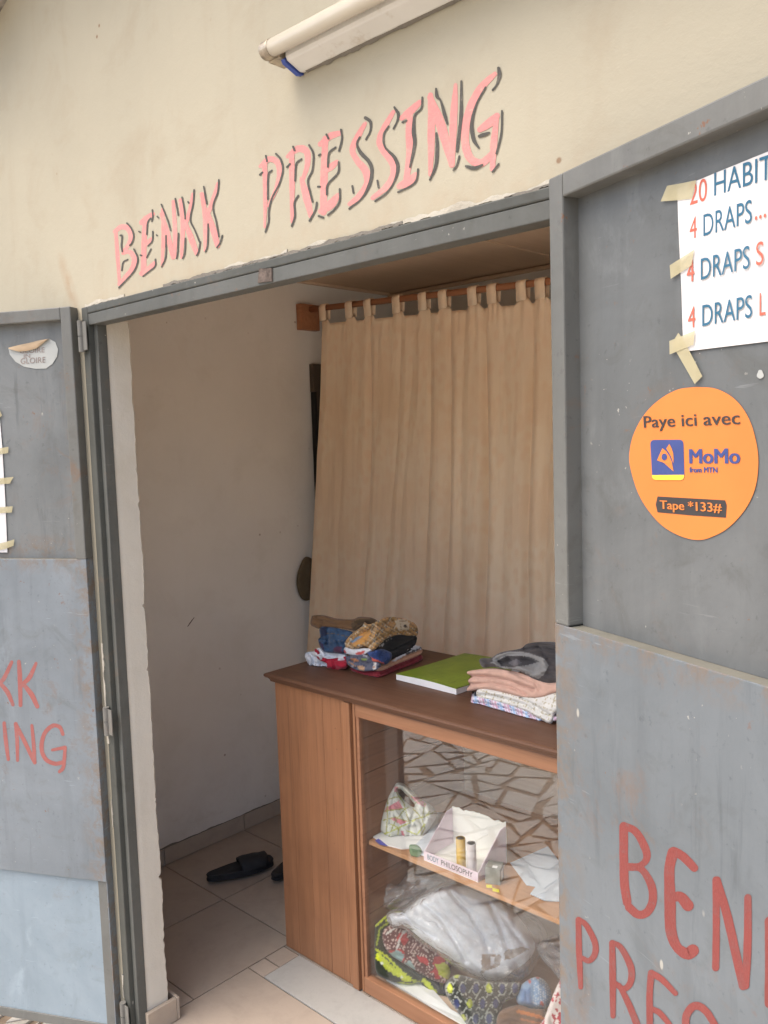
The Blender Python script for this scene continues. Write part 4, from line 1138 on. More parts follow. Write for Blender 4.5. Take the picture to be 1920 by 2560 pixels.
MB().box(CX1 - .018, CX1, CY0 + .0225, CY1, .004, .9655).build('end_panel', M_WOOD, ctr)
ip = MB()
for z0_, z1_ in zip(np.linspace(.03, .9655, 9)[:-1], np.linspace(.03, .9655, 9)[1:]): ip.box(.420, .4335, CY0 + .023, CY1 - .014, z0_ + .001, z1_ - .001)
ip.build('inner_partition', M_WOODIN, ctr, bevel=.0012)
MB().box(CX0 + .0185, CX1 - .0185, CY1 - .013, CY1 - .001, .03, .9655).build('back_panel', M_WOODBK, ctr)
MB().box(.434, CX1 - .0185, CY0 + .027, CY1 - .0135, .030, .045).build('cabinet_floor', M_WOODBK, ctr)
MB().box(.434, CX1 - .0185, CY0 + .030, CY1 - .0135, .496, .510).build('shelf', M_SHELF, ctr, bevel=.0015)
MB().box(xw - .008, 1.704, CY0 + .0115, CY0 + .0150, .052, .930).build('glass_pane', M_GLASS, ctr)

# ------------------------------------------------------------------ on the counter top
def vplane(p, ang): return (p, (math.cos(R(ang)), math.sin(R(ang)), 0))
FRONT = ((.0, .700, 1.0), (.10, -1, .06)); SIDE = ((.335, .8, 1.0), (1, -.22, .10)); TOPP = ((0, 0, 1.165), (0, -.05, 1))
def face(a_, b_, up=.28):
    """a leaning plane through two contact points on the counter, facing the photographer"""
    a_, b_ = PZ(*Z8(a_), 1.0), PZ(*Z8(b_), 1.0); d_ = b_ - a_; n_ = np.array([d_[1], -d_[0], 0]); n_ /= np.linalg.norm(n_)
    if n_ @ (CAM - a_) < 0: n_ = -n_
    return (tuple(a_), (n_[0], n_[1], up))


LID = ((0, 0, 1.21), (0, 0, 1))
PL1 = [face((235, 470), (452, 492)), LID]
PL2 = [face((470, 502), (625, 540)), face((625, 540), (862, 444)), LID]
PL3 = [face((1136, 676), (1555, 789)), LID]
CT = 1.0008
gp = 'folded clothes piled on the counter'
def item(name, label, cat, outline, planes, col, **k):
    k.setdefault('zmin', CT); k['creases'] = [(l_, w_ * 1.6, d_ * 1.5) for l_, w_, d_ in k.get('creases', ())]
    if 'fold' in k: k['fold'] = (k['fold'][0] * 1.5, *k['fold'][1:])
    k.setdefault('step', 3.0); o = relief(name, Z8, outline, planes, col, **k); return tag(o, label, cat, k.get('group'))


white = (.74, .76, .80)
item('folded_garment', 'dark red folded cloth at the bottom of the left clothes pile', 'clothes', [(470, 480), (530, 492), (620, 495), (720, 455), (820, 418), (858, 412), (866, 432), (820, 465), (720, 502), (650, 533), (620, 537), (560, 527), (500, 508)], PL2, (.20, .018, .028),
     R_=.016, thick=.10, fold=(.006, 15, 60, 20, 1), creases=[([(520, 505), (640, 515), (850, 425)], 5, .006)], seed=3)
item('folded_garment', 'peach folded cloth with a white edge, above the dark red one', 'clothes', [(590, 470), (680, 450), (740, 405), (820, 356), (858, 368), (860, 400), (800, 432), (720, 462), (650, 495), (600, 492)], PL2, (.52, .30, .20),
     R_=.014, thick=.10, lift=.004, fold=(.006, -25, 80, 14, 1), creases=[([(640, 482), (740, 436), (858, 388)], 4, .007), ([(620, 470), (700, 445)], 4, .006), ([(730, 415), (800, 385), (858, 366)], 3, .006)], seed=4, paint=[([(690, 445), (820, 352), (870, 365), (858, 378), (770, 412), (720, 440)], (.66, .68, .74)), ([(770, 400), (858, 366), (862, 373), (780, 408)], (.05, .05, .06))])
item('crumpled_garment', 'white crumpled garment at the left end of the pile, beside the red one', 'clothes', [(222, 408), (240, 392), (275, 388), (300, 368), (345, 392), (430, 398), (455, 412), (446, 446), (400, 452), (345, 455), (345, 476), (300, 480), (260, 470), (238, 452)], PL1, white,
     R_=.02, thick=.10, fold=(.024, 35, 34, 16, 1), seed=6, creases=[([(235, 400), (280, 425), (330, 470)], 8, .012), ([(255, 395), (270, 440), (265, 468)], 5, .010), ([(285, 455), (340, 460)], 4, .010), ([(340, 410), (430, 412)], 5, .008)])
item('crumpled_garment', 'bright red crumpled garment at the bottom left of the pile', 'clothes', [(276, 380), (286, 376), (302, 392), (312, 415), (350, 430), (400, 425), (445, 418), (456, 440), (455, 478), (420, 488), (380, 486), (342, 480), (344, 456), (300, 436), (284, 415)], PL1, (.40, .018, .042),
     R_=.016, thick=.08, lift=.016, fold=(.018, 20, 40, 18, 1), seed=8, creases=[([(350, 440), (440, 435)], 6, .010), ([(380, 450), (390, 485)], 5, .008)])
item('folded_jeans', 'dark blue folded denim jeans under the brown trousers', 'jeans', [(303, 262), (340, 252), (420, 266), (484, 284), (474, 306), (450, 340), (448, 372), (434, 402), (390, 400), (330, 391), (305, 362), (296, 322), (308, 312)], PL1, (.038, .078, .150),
     R_=.022, thick=.12, lift=.018, fold=(.016, 60, 40, 22, 1), seed=9, creases=[([(345, 255), (350, 320), (345, 350)], 6, .012), ([(300, 320), (345, 330)], 5, .010), ([(330, 350), (440, 345)], 5, .007)],
     pattern=lambda x, y, C: C * (.62 + .9 * fnoise(x / 14, y / 8, 3)[:, None]),
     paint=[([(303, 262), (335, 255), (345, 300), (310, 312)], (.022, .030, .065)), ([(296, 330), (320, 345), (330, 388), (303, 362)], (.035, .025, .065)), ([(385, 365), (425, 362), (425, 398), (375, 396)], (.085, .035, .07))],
     lines=[([(345, 290), (400, 296), (470, 312)], 1.6, (.12, .10, .08)), ([(352, 330), (440, 330)], 1.4, (.10, .11, .15))])
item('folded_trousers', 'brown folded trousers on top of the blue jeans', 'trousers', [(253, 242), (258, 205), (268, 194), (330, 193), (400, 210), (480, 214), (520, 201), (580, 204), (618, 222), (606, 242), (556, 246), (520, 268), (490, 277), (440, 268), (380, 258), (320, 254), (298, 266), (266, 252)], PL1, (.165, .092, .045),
     R_=.022, thick=.10, lift=.022, fold=(.012, 10, 60, 20, 1), seed=11, creases=[([(290, 205), (330, 235), (440, 245), (478, 240)], 7, .008)],
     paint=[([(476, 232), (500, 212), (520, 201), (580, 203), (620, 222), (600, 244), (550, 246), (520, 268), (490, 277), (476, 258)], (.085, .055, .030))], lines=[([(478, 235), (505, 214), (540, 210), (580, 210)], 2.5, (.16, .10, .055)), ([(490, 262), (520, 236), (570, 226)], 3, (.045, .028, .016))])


def plaid(x, y, C):
    u = x * .80 + y * .60; v = -x * .55 + y * .83; C = C.copy()
    wob = fnoise(x / 40, y / 40, 5) * 14; u = u + wob; v = v + wob * .6
    a_ = (u % 52); b_ = (v % 34)
    C[b_ < 9] = (.27, .165, .08); C[(b_ > 12) & (b_ < 14.5)] = (.60, .55, .42); C[(b_ > 18) & (b_ < 20.5)] = (.11, .11, .14); C[(b_ > 24) & (b_ < 27)] = (.40, .30, .17)
    C[(a_ < 5)] *= .62; C[(a_ > 9) & (a_ < 11.5)] = (.58, .52, .40)
    return C


item('folded_garment', 'black folded garment with a striped cuff, under the orange plaid shirt', 'clothes', [(596, 378), (625, 345), (680, 312), (740, 298), (826, 303), (832, 335), (812, 375), (770, 402), (715, 425), (690, 432), (640, 412)], PL2, (.012, .012, .014),
     R_=.02, thick=.10, lift=.010, fold=(.010, -30, 60, 18, 1), seed=13, creases=[([(640, 405), (720, 375), (822, 322)], 5, .008), ([(690, 425), (770, 388), (826, 345)], 4, .006)], lines=[([(618, 345), (640, 330), (700, 306), (726, 302)], 2, (.30, .28, .22)), ([(630, 352), (655, 336), (712, 312)], 1.6, (.25, .24, .20)), ([(626, 366), (640, 356), (652, 348)], 2, (.5, .5, .5)), ([(645, 362), (655, 345)], 2, (.45, .45, .45))])
item('crumpled_garment', 'slate and orange patterned cloth bulging from the front of the pile', 'clothes', [(446, 424), (480, 408), (530, 402), (575, 415), (610, 440), (640, 462), (620, 488), (590, 495), (540, 498), (490, 484), (458, 460)], PL2, (.13, .14, .19),
     R_=.016, thick=.08, lift=.016, fold=(.018, -30, 26, 14, 1), seed=14, creases=[([(455, 440), (520, 455), (600, 470)], 5, .008), ([(470, 420), (540, 425), (605, 445)], 4, .007), ([(500, 480), (570, 478), (630, 470)], 4, .006)],
     paint=[([(470, 430), (500, 425), (520, 445), (490, 450)], (.45, .20, .10)), ([(505, 470), (540, 465), (555, 490), (530, 498)], (.58, .36, .22)), ([(530, 430), (555, 425), (565, 440), (540, 445)], (.22, .30, .08)), ([(598, 452), (612, 450), (608, 488), (596, 488)], (.72, .68, .64)), ([(540, 412), (565, 410), (560, 422)], (.5, .5, .54)), ([(470, 465), (490, 468), (480, 480)], (.45, .45, .5))],
     lines=[([(450, 430), (500, 448), (560, 470)], 2, (.06, .06, .09)), ([(500, 415), (530, 440), (590, 450)], 2, (.05, .05, .09)), ([(460, 445), (500, 470)], 2, (.5, .26, .14))])
item('folded_garment', 'royal blue ribbed knit with a coral edge, in the middle of the pile', 'clothes', [(562, 398), (600, 386), (640, 377), (680, 388), (698, 402), (694, 432), (664, 462), (625, 448), (592, 444), (584, 424)], PL2, (.028, .058, .18),
     R_=.012, thick=.06, lift=.022, fold=(.004, 70, 10, 40, 0), seed=15, pattern=lambda x, y, C: C * (.75 + .5 * (np.sin(x * .9 + y * .5) > 0))[:, None], paint=[([(580, 420), (600, 428), (630, 440), (668, 462), (625, 452), (590, 448)], (.62, .12, .085))])
item('crumpled_garment', 'white and red cotton edge peeking out under the plaid shirt', 'clothes', [(430, 378), (450, 366), (500, 376), (560, 372), (590, 380), (566, 396), (530, 412), (480, 408), (446, 402)], PL2, white,
     R_=.012, thick=.06, lift=.018, fold=(.012, 10, 30, 10, 1), seed=16, paint=[([(428, 378), (440, 380), (452, 404), (438, 400)], (.5, .03, .05)), ([(500, 396), (556, 386), (530, 412), (500, 410)], (.55, .10, .09))])
item('plaid_shirt', 'orange plaid shirt crumpled on top of the clothes pile', 'shirt', [(440, 346), (455, 320), (484, 288), (535, 252), (548, 230), (575, 242), (640, 214), (680, 201), (740, 206), (790, 219), (832, 246), (839, 300), (800, 304), (725, 300), (660, 326), (610, 376), (585, 381), (560, 368), (545, 360), (500, 378), (452, 371)], PL2, (.52, .30, .11),
     R_=.022, thick=.10, lift=.026, fold=(.015, -30, 90, 30, 1), seed=17, pattern=plaid,
     creases=[([(480, 340), (530, 300), (600, 258), (700, 222)], 7, .016), ([(560, 372), (610, 330), (690, 290), (830, 280)], 6, .012), ([(600, 245), (590, 300), (560, 340)], 5, .010)],
     paint=[([(490, 320), (540, 285), (585, 275), (570, 320), (530, 352), (480, 352), (470, 345)], (.60, .30, .085)), ([(470, 335), (520, 305), (540, 305), (500, 335), (480, 345)], (.22, .30, .40)), ([(712, 222), (770, 212), (795, 235), (790, 270), (735, 278), (722, 250)], (.62, .53, .40))],
     lines=[([(722, 228), (780, 222)], 1.5, (.25, .18, .12)), ([(730, 262), (790, 255)], 1.5, (.28, .2, .13)), ([(742, 222), (748, 272)], 1.5, (.3, .22, .15)), ([(768, 250), (772, 252)], 7, (.05, .035, .03)), ([(455, 340), (490, 300), (550, 262)], 2, (.18, .11, .06))])


# exercise book
nb = thing('exercise_book', 'lime green exercise book with curled white pages on the counter', 'book', (.53, 1.0, 1.0))
A_, B_, C_, D_ = (PZ(*Z8(q), 1.0) for q in ((724, 545), (1050, 628), (1190, 560), (1085, 388)))
A_ = PZ(*Z8((722, 545)), 1.0); D_ = A_ + (PZ(*Z8((1095, 425)), 1.0) - A_); C_ = B_ + (D_ - A_)
def nb_grid(h0, h1, curlf, nn=20, mm=14, inset=0):
    rows = []
    for i in range(mm + 1):
        t_ = i / mm; row = []
        for j in range(nn + 1):
            s_ = j / nn; p = (A_ * (1 - s_) + B_ * s_) * (1 - t_) + (D_ * (1 - s_) + C_ * s_) * t_
            z = h0 + (h1) * (1 + .35 * math.sin(s_ * 3.1) + curlf * (1 - t_) ** 3 * .25)
            row.append((p[0], p[1], 1.0 + z))
        rows.append(row)
    return rows


def slab(lo, hi):
    m = MB(); a_, b_ = np.array(lo), np.array(hi); m.grid(b_); m.grid(a_[::-1])
    for side in ((a_[0], b_[0]), (b_[-1], a_[-1]), (b_[:, 0], a_[:, 0]), (a_[:, -1], b_[:, -1])): m.grid([side[0], side[1]])
    return m


lo = nb_grid(.001, 0, 0); mid_ = nb_grid(.002, .013, 1.0); hi = nb_grid(.0035, .0135, 1.0)
slab(lo, mid_).build('page_block', M_WHITE, nb)
t = NT('lime_book_cover')
c = t.mix(t.rng(t.noise(18, 5), .35, .7), (.150, .235, .014), (.205, .30, .022))
c = t.mix(t.rng(t.noise(1, 4, .7, 1.2, vec=t.mapv((60, 14, 10), (0, 0, .7))), .56, .66, 0, .5), c, (.06, .115, .008))
c = t.mix(t.rng(t.noise(1, 4, .7, .6, vec=t.mapv((25, 90, 10), (0, 0, .4))), .64, .7, 0, .4), c, (.36, .46, .12))
M_NOTE = t.done(c, .38, .45)
slab([[(p[0], p[1], p[2] + .0006) for p in r_] for r_ in mid_], [[(p[0], p[1], p[2] + .0006) for p in r_] for r_ in hi]).build('book_cover', M_NOTE, nb, smooth=False)

# right stack
def check(x, y, C):
    C = C.copy(); u = x * .96 + y * .28; v = -x * .35 + y * .94
    C[(u % 46) < 2.6] = (.42, .36, .22); C[(v % 30) < 2.2] = (.45, .40, .26); return C


def stripes(x, y, C):
    C = C.copy(); u = x * .97 - y * .25; k_ = (u % 62)
    for lo_, hi_, cc in ((0, 9, (.60, .36, .46)), (13, 17, (.16, .26, .50)), (22, 34, (.36, .52, .74)), (38, 41, (.20, .18, .34)), (46, 55, (.60, .40, .52))): C[(k_ >= lo_) & (k_ < hi_)] = cc
    return C


item('folded_sheet', 'pink, blue and white striped folded sheet at the bottom of the right stack', 'bed sheet', [(1130, 655), (1160, 634), (1250, 650), (1400, 700), (1500, 742), (1600, 745), (1590, 770), (1500, 766), (1430, 756), (1300, 717), (1180, 677), (1136, 671)], PL3, (.72, .70, .76),
     R_=.012, thick=.12, fold=(.005, 20, 60, 12, 1), seed=20, pattern=stripes, creases=[([(1140, 662), (1260, 685), (1400, 728), (1500, 756)], 4, .006)])
item('folded_sheet', 'white folded sheet with fine olive checks, second in the right stack', 'bed sheet', [(1160, 604), (1200, 590), (1300, 608), (1400, 632), (1500, 636), (1640, 600), (1720, 600), (1715, 700), (1600, 720), (1575, 775), (1555, 786), (1530, 772), (1400, 706), (1250, 660), (1172, 644)], PL3, (.70, .69, .65),
     R_=.020, thick=.12, lift=.006, fold=(.006, 20, 90, 24, 1), seed=21, pattern=check, creases=[([(1180, 625), (1300, 645), (1420, 680), (1545, 750)], 5, .010), ([(1400, 640), (1480, 690), (1560, 740)], 4, .010)])
item('folded_sheet', 'plain pale pink folded cloth, third in the right stack', 'cloth', [(1106, 508), (1130, 494), (1250, 481), (1340, 492), (1450, 525), (1560, 560), (1640, 540), (1720, 540), (1720, 610), (1600, 612), (1500, 642), (1400, 637), (1300, 612), (1200, 594), (1118, 606), (1106, 596), (1122, 572), (1112, 548), (1130, 526)], PL3, (.60, .385, .305),
     R_=.018, thick=.12, lift=.010, fold=(.006, 14, 120, 20, 1), seed=22, creases=[([(1110, 524), (1220, 528), (1330, 548), (1470, 600)], 6, .014), ([(1112, 568), (1230, 562), (1340, 580), (1430, 622)], 5, .012), ([(1118, 545), (1220, 548), (1340, 566), (1450, 612)], 3, .006), ([(1350, 500), (1480, 560), (1500, 600)], 6, .007)])
item('folded_shirt', 'charcoal shirt with a grey ribbed collar, topmost of the right stack', 'shirt', [(1174, 442), (1190, 426), (1240, 425), (1290, 395), (1400, 374), (1440, 346), (1540, 337), (1640, 345), (1720, 370), (1720, 565), (1600, 560), (1530, 562), (1470, 540), (1400, 500), (1300, 482), (1250, 474), (1196, 478)], PL3, (.055, .050, .052),
     R_=.024, thick=.12, lift=.016, fold=(.016, 25, 60, 26, 1), seed=23, creases=[([(1250, 440), (1330, 405), (1440, 405), (1540, 440)], 4, .006), ([(1250, 448), (1268, 420), (1340, 398), (1450, 408), (1525, 440), (1530, 490), (1480, 515), (1400, 486), (1300, 480), (1250, 448)], 13, -.013), ([(1300, 455), (1380, 440), (1470, 450)], 16, .012), ([(1420, 380), (1500, 370), (1590, 380)], 6, .010)],
     paint=[([(1240, 452), (1262, 412), (1340, 388), (1450, 398), (1530, 430), (1552, 465), (1530, 515), (1500, 540), (1460, 525), (1400, 492), (1300, 484)], (.225, .225, .225)), ([(1266, 442), (1330, 412), (1440, 418), (1505, 445), (1430, 466), (1340, 478), (1290, 466)], (.045, .042, .046)), ([(1330, 450), (1380, 430), (1410, 455), (1360, 470)], (.14, .13, .14))])

# ------------------------------------------------------------------ on the glass-fronted shelf
SZ = .5105
def shelf_flat(name, label, cat, pts, mat, z=SZ, th=.0012, dz=None, tilt=0.):
    m = MB(); P = [PZ(*S1(q), z) for q in pts]; P = [np.array([p[0], min(p[1], 1.14), p[2] + tilt * k_]) for k_, p in enumerate(P)]
    m.poly(P, (0, 0, th)); o = m.build(name, mat, loc=tuple(P[0])); return tag(o, label, cat)


shelf_flat('paper_sheets', 'loose white papers lying under the plastic bag on the shelf', 'paper', [(138, 885), (215, 822), (420, 780), (640, 716), (735, 722), (650, 850), (545, 985), (380, 995), (250, 962)], M_WHITE, SZ, .004)
shelf_flat('paper_sheet', 'bluish paper sheet lying between the plastic bag and the card box', 'paper', [(445, 1000), (600, 850), (720, 740), (790, 760), (700, 900), (560, 1050)], M_BLUEPAPER, SZ + .005, .001)
shelf_flat('purple_card', 'small purple card at the left front edge of the shelf', 'card', [(178, 928), (205, 915), (272, 968), (215, 958)], M_PURPLE, SZ + .0055, .002)
VP = (math.cos(R(-46)), math.sin(R(-46)), .45)
def vpl(px, z): return [(tuple(PZ(*px, z)), VP)]
bagp = [(218, 830), (225, 760), (245, 680), (275, 590), (325, 505), (345, 482), (395, 488), (460, 540), (520, 600), (600, 650), (652, 712), (640, 762), (600, 825), (550, 905), (480, 915), (412, 938), (365, 895), (300, 928), (258, 900), (226, 862)]
bag_lines = [([(262, 615), (340, 590), (440, 590), (500, 570)], 4, (.34, .34, .10)), ([(340, 560), (400, 640), (418, 720), (440, 790)], 4, (.34, .34, .10)), ([(275, 620), (272, 740), (262, 880)], 4, (.34, .34, .10)), ([(245, 700), (330, 690), (415, 680), (480, 640), (560, 600)], 4, (.34, .34, .10)),
             ([(240, 770), (330, 745), (430, 780), (560, 740), (640, 700)], 4, (.36, .36, .10)), ([(300, 800), (360, 830), (350, 890), (400, 930)], 5, (.45, .48, .10)), ([(560, 640), (540, 760), (560, 830), (520, 910)], 4, (.34, .34, .10)), ([(470, 680), (540, 760), (600, 700)], 4, (.36, .36, .10)), ([(230, 880), (290, 860), (420, 800), (480, 770)], 5, (.45, .48, .10)), ([(400, 690), (330, 780), (280, 900)], 4, (.34, .34, .10)), ([(420, 850), (500, 880), (560, 800)], 5, (.45, .48, .10))]
o = relief('plastic_carrier_bag', S1, bagp, vpl(S1((400, 905)), SZ), (.62, .63, .58), R_=.030, thick=.07, fold=(.020, 60, 44, 26, 1), seed=31, mat=M_POLY, zmin=SZ + .006, pull=.01, step=2.6,
           hole=[(350, 530), (376, 532), (430, 585), (482, 650), (476, 672), (440, 655), (392, 606), (356, 565)], creases=[([(330, 560), (300, 680), (290, 800)], 12, .010), ([(480, 690), (450, 800), (430, 900)], 10, .010), ([(560, 660), (560, 780)], 9, .008)],
           paint=[([(240, 712), (262, 672), (362, 618), (392, 684), (300, 694)], (.62, .22, .26)), ([(455, 592), (500, 584), (572, 640), (560, 668), (500, 642)], (.60, .24, .28)), ([(288, 752), (340, 748), (428, 782), (375, 802), (322, 776)], (.62, .22, .26)), ([(325, 510), (356, 512), (352, 560), (322, 548)], (.62, .26, .28)), ([(375, 850), (395, 850), (410, 905), (385, 890)], (.62, .22, .26)), ([(500, 600), (540, 640), (530, 655)], (.55, .3, .3))], lines=bag_lines)
tag(o, 'white carrier bag with pink triangles and a cut handle hole, on the shelf', 'plastic bag')
o = relief('green_leaf', S1, [(440, 965), (470, 955), (505, 962), (536, 1000), (526, 1050), (500, 1062), (470, 1052), (446, 1030)], vpl(S1((490, 1058)), SZ), (.1, .2, .1), R_=.008, thick=.006, mat=M_GREENPL, zmin=SZ + .0002, step=2.6, seed=33)
tag(o, 'small dull green piece beside the card box on the shelf', 'plastic piece')

# card display box
bx = thing('card_display_box', 'open white and lilac card display box with a torn top, lettered front lip', 'box', (.755, .70, SZ))
xa_, xb_, yf, yb_ = .656, .862, .656, .800; zt_l, zt_r = .625, .630; th = .0022
MB().box(xa_, xb_, yf, yb_, SZ, SZ + .002).build('box_floor', M_CARD, bx)
MB().box(xa_, xb_, yf, yf + th, SZ + .0022, SZ + .030).build('front_lip', M_LILAC, bx)
for x_ in (xa_, xb_ - th):
    m = MB(); m.poly([(x_, yf + th + .0003, SZ + .0022), (x_, yb_ - th - .0003, SZ + .0022), (x_, yb_ - th - .0003, .628), (x_, yb_ - .03, .625), (x_, yf + th + .0003, SZ + .028)], (th, 0, 0)); m.build('side_wing', M_LILAC, bx)
xs = np.linspace(xa_, xb_, 46); tn = fnoise(xs * 60, xs * 0 + 3, 21, 4); zt = .624 + .016 * tn + (xs - xa_) * .03
m = MB(); rows_f = [[(x_, yb_ - th, SZ + .0022) for x_ in xs], [(x_, yb_ - th, z_) for x_, z_ in zip(xs, zt)], [(x_, yb_, z_) for x_, z_ in zip(xs, zt)], [(x_, yb_, SZ + .0022) for x_ in xs]]
m.grid(rows_f); m.build('torn_back', M_CARD, bx)
zb_ = SZ + .0085
half = (xb_ - xa_); m = MB()
for s_, ua, ub, mt in (('BODY', .075, .285, M_TEALINK), ('PHILOSOPHY', .335, .905, M_INK)):
    m = MB()
    for k_, dx_ in enumerate((0, .0005)):
        P_ = lambda u_, z_: (xa_ + half * u_ + dx_, yf - .0006 - k_ * .0002, z_)
        text(m, s_, P_(ua, zb_), P_(ub, zb_), P_(ua, zb_ + .0160))
    m.build('lip_print', mt, bx)
for nm, lab, q_, mat, r_, h_ in (('paper_roll', 'yellow paper roll standing in the card box', (840, 1150), M_YROLL, .0140, .098), ('paper_roll', 'whitish lilac paper roll standing beside the yellow one', (922, 1180), M_WROLL, .0140, .094)):
    p = PZ(*S1(q_), SZ + .0025); p = np.array([p[0], max(p[1], yf + .02), p[2]]); rl = thing(nm, lab, 'paper roll', tuple(p))
    m = MB(); m.tube([p, p + (0, 0, h_)], r_, 26, False); k_ = len(m.v); m.tube([p + (0, 0, h_), p + (0, 0, .01)], r_ * .80, 26, False)
    n_ = 26; b0 = n_; c0 = k_
    for j in range(n_): m.f.append([b0 + j, b0 + (j + 1) % n_, c0 + (j + 1) % n_, c0 + j])
    m.build('roll_sleeve', mat, rl, smooth=False)
    m = MB(); sp_ = [p + np.array([math.cos(q) * r_ * (.70 - q * .032), math.sin(q) * r_ * (.70 - q * .032), 0]) for q in np.linspace(0, 14, 70)]
    m.grid([[s_ + (0, 0, h_ - .002) for s_ in sp_], [s_ + (0, 0, .01) for s_ in sp_]]); m.build('inner_coil', mat, rl)
gb = thing('small_carton', 'small grey carton with pale labels, beside the card box on the shelf', 'carton', tuple(PZ(*S1((1075, 1262)), SZ)))
cb = np.array(gb['_base']); ax = np.array([.93, .37, 0]); ay = np.array([-.37, .93, 0])
MB().obox(cb, ax, ay, (0, 0, 1), -.020, .024, .0, .045, 0, .048).build('carton_body', M_GREYBOX, gb, bevel=.001)
MB().obox(cb, ax, ay, (0, 0, 1), .0, .014, .004, .016, .0482, .0490).build('carton_label', M_WHITE, gb); MB().obox(cb, ax, ay, (0, 0, 1), .0242, .0248, .012, .034, .010, .036).build('carton_label', M_WHITE, gb)
shelf_flat('yellow_tag', 'yellow paper tag on the shelf edge, nearer the card box', 'tag', [(1030, 1268), (1072, 1270), (1078, 1290), (1034, 1288)], M_YTAG, SZ, .0012)
shelf_flat('yellow_tag', 'yellow paper tag on the shelf edge, in front of the grey carton', 'tag', [(1078, 1292), (1128, 1304), (1132, 1326), (1080, 1314)], M_YTAG, SZ, .0012)
shelf_flat('paper_sheet', 'large bluish paper sheet on the shelf, right of the grey carton', 'paper', [(1215, 1100), (1505, 972), (1592, 1090), (1640, 1180), (1500, 1300), (1340, 1270)], M_BLUEPAPER, SZ + .001, .0015)
shelf_flat('paper_sheets', 'crumpled pale papers on the shelf beside the door leaf', 'paper', [(1370, 1340), (1430, 1260), (1560, 1112), (1680, 1130), (1680, 1400), (1480, 1390)], M_BLUEPAPER, SZ + .004, .003)

# ------------------------------------------------------------------ under the shelf
FL = .0458
def low(name, label, cat, outline, px, z, col, n=VP, **k):
    pln = [(tuple(PZ(*S2(px), z)) if not isinstance(px[0], float) else px, n)]
    o = relief(name, S2, outline, pln, col, zmin=FL, **k); return tag(o, label, cat)


G_BL = (.018, .024, .014); LIME = (.46, .52, .02)
m = MB(); wp = [PZ(*S2(q), FL + .006) for q in [(250, 868), (330, 880), (420, 895), (500, 880), (600, 960), (720, 1100), (900, 1180), (1000, 1260), (860, 1260), (700, 1150), (480, 1010), (330, 920)]]
m.poly([(p[0], max(p[1], CY0 + .028), FL + .006 + .003 * (k_ % 3)) for k_, p in enumerate(wp)], (0, 0, -.005)); tag(m.build('white_sheet', M_WHITE, loc=tuple(wp[0])), 'white folded sheet along the bottom front of the display case', 'cloth')
def eyes(x, y, C):
    C = C.copy(); sx_, sy_ = 95., 110.
    i = np.floor((x + (np.floor(y / sy_) % 2) * 47) / sx_); fx = (x + (np.floor(y / sy_) % 2) * 47) / sx_ - i - .5; fy = y / sy_ - np.floor(y / sy_) - .5
    r_ = np.hypot(fx * 1.5, fy); r_ = r_ + (fnoise(x / 12, y / 12, 4) - .5) * .08; hsh = ((i * 7 + np.floor(y / sy_) * 13) % 3)
    C[(r_ < .46)] = (.30, .31, .28); C[(r_ < .38)] = (.03, .034, .028); C[(r_ < .32) & (hsh < 1)] = (.40, .46, .04); C[(r_ < .32) & (hsh >= 1)] = (.035, .045, .12)
    C[(r_ < .14) & (hsh < 1)] = (.55, .58, .14); ln = (np.abs(((x * .8 + y * .6 + 30 * fnoise(x / 60, y / 60, 8)) % 62) - 31) < 2.5) & (r_ > .46); C[ln] = (.30, .32, .28)
    return C


low('wax_print_cloth', 'dark wax print cloth with lime and navy ovals at the bottom right of the case', 'cloth', [(680, 900), (760, 835), (880, 860), (1000, 890), (1150, 890), (1230, 900), (1210, 990), (1100, 1050), (1060, 1260), (900, 1260), (780, 1120), (690, 990)], (880, 1250), FL + .01, (.035, .038, .032), R_=.03, thick=.08, fold=(.018, 40, 80, 50, 1), seed=42, pattern=eyes, pull=.02)
def wax(x, y, C):
    C = C.copy(); u = x * .8 + y * .6 + 22 * fnoise(x / 40, y / 40, 2); v = -x * .6 + y * .8 + 22 * fnoise(x / 40, y / 40, 9)
    zone = fnoise(x / 90, y / 90, 12)
    C[((u % 26) < 5) & (zone < .5)] = (.55, .42, .38); C[((v % 30) < 4) & (zone < .5)] = (.50, .38, .34); C[((u % 15) < 4) & (zone >= .52)] = (.52, .38, .34); C[zone > .66] = (.40, .03, .035)
    return C


low('wax_print_cloth', 'maroon wax print cloth with white hatching, left of the white bag', 'cloth', [(225, 510), (290, 470), (400, 490), (480, 550), (600, 640), (690, 715), (720, 790), (690, 890), (600, 880), (480, 815), (380, 755), (270, 680), (225, 600)], (480, 870), FL + .04, (.105, .030, .034), R_=.03, thick=.10, fold=(.020, 30, 70, 40, 1), seed=43, pattern=wax,
    paint=[([(258, 692), (330, 650), (384, 692), (362, 742), (300, 732)], (.24, .36, .36)), ([(372, 762), (420, 728), (466, 802), (432, 808)], (.24, .36, .36)), ([(600, 760), (680, 745), (750, 860), (690, 870), (640, 840)], (.40, .42, .05)), ([(470, 690), (550, 720), (560, 770), (490, 740)], (.45, .03, .04))], lines=[([(250, 540), (330, 480)], 7, (.55, .52, .48)), ([(330, 640), (350, 560), (400, 505)], 7, (.55, .52, .48))])
def petal(x, y, C):
    C = C.copy()
    for ax_, bx_ in (([(196, 700), (280, 790), (410, 868)], 20), ([(528, 880), (606, 970), (672, 1070)], 15)):
        d = segdist(ax_, x, y); n_ = fnoise(x / 5, y / 18, 3) * 20
        C[d + n_ < bx_ + 14] = LIME; C[d + n_ < bx_ - 8] = (.62, .66, .05)
    return C


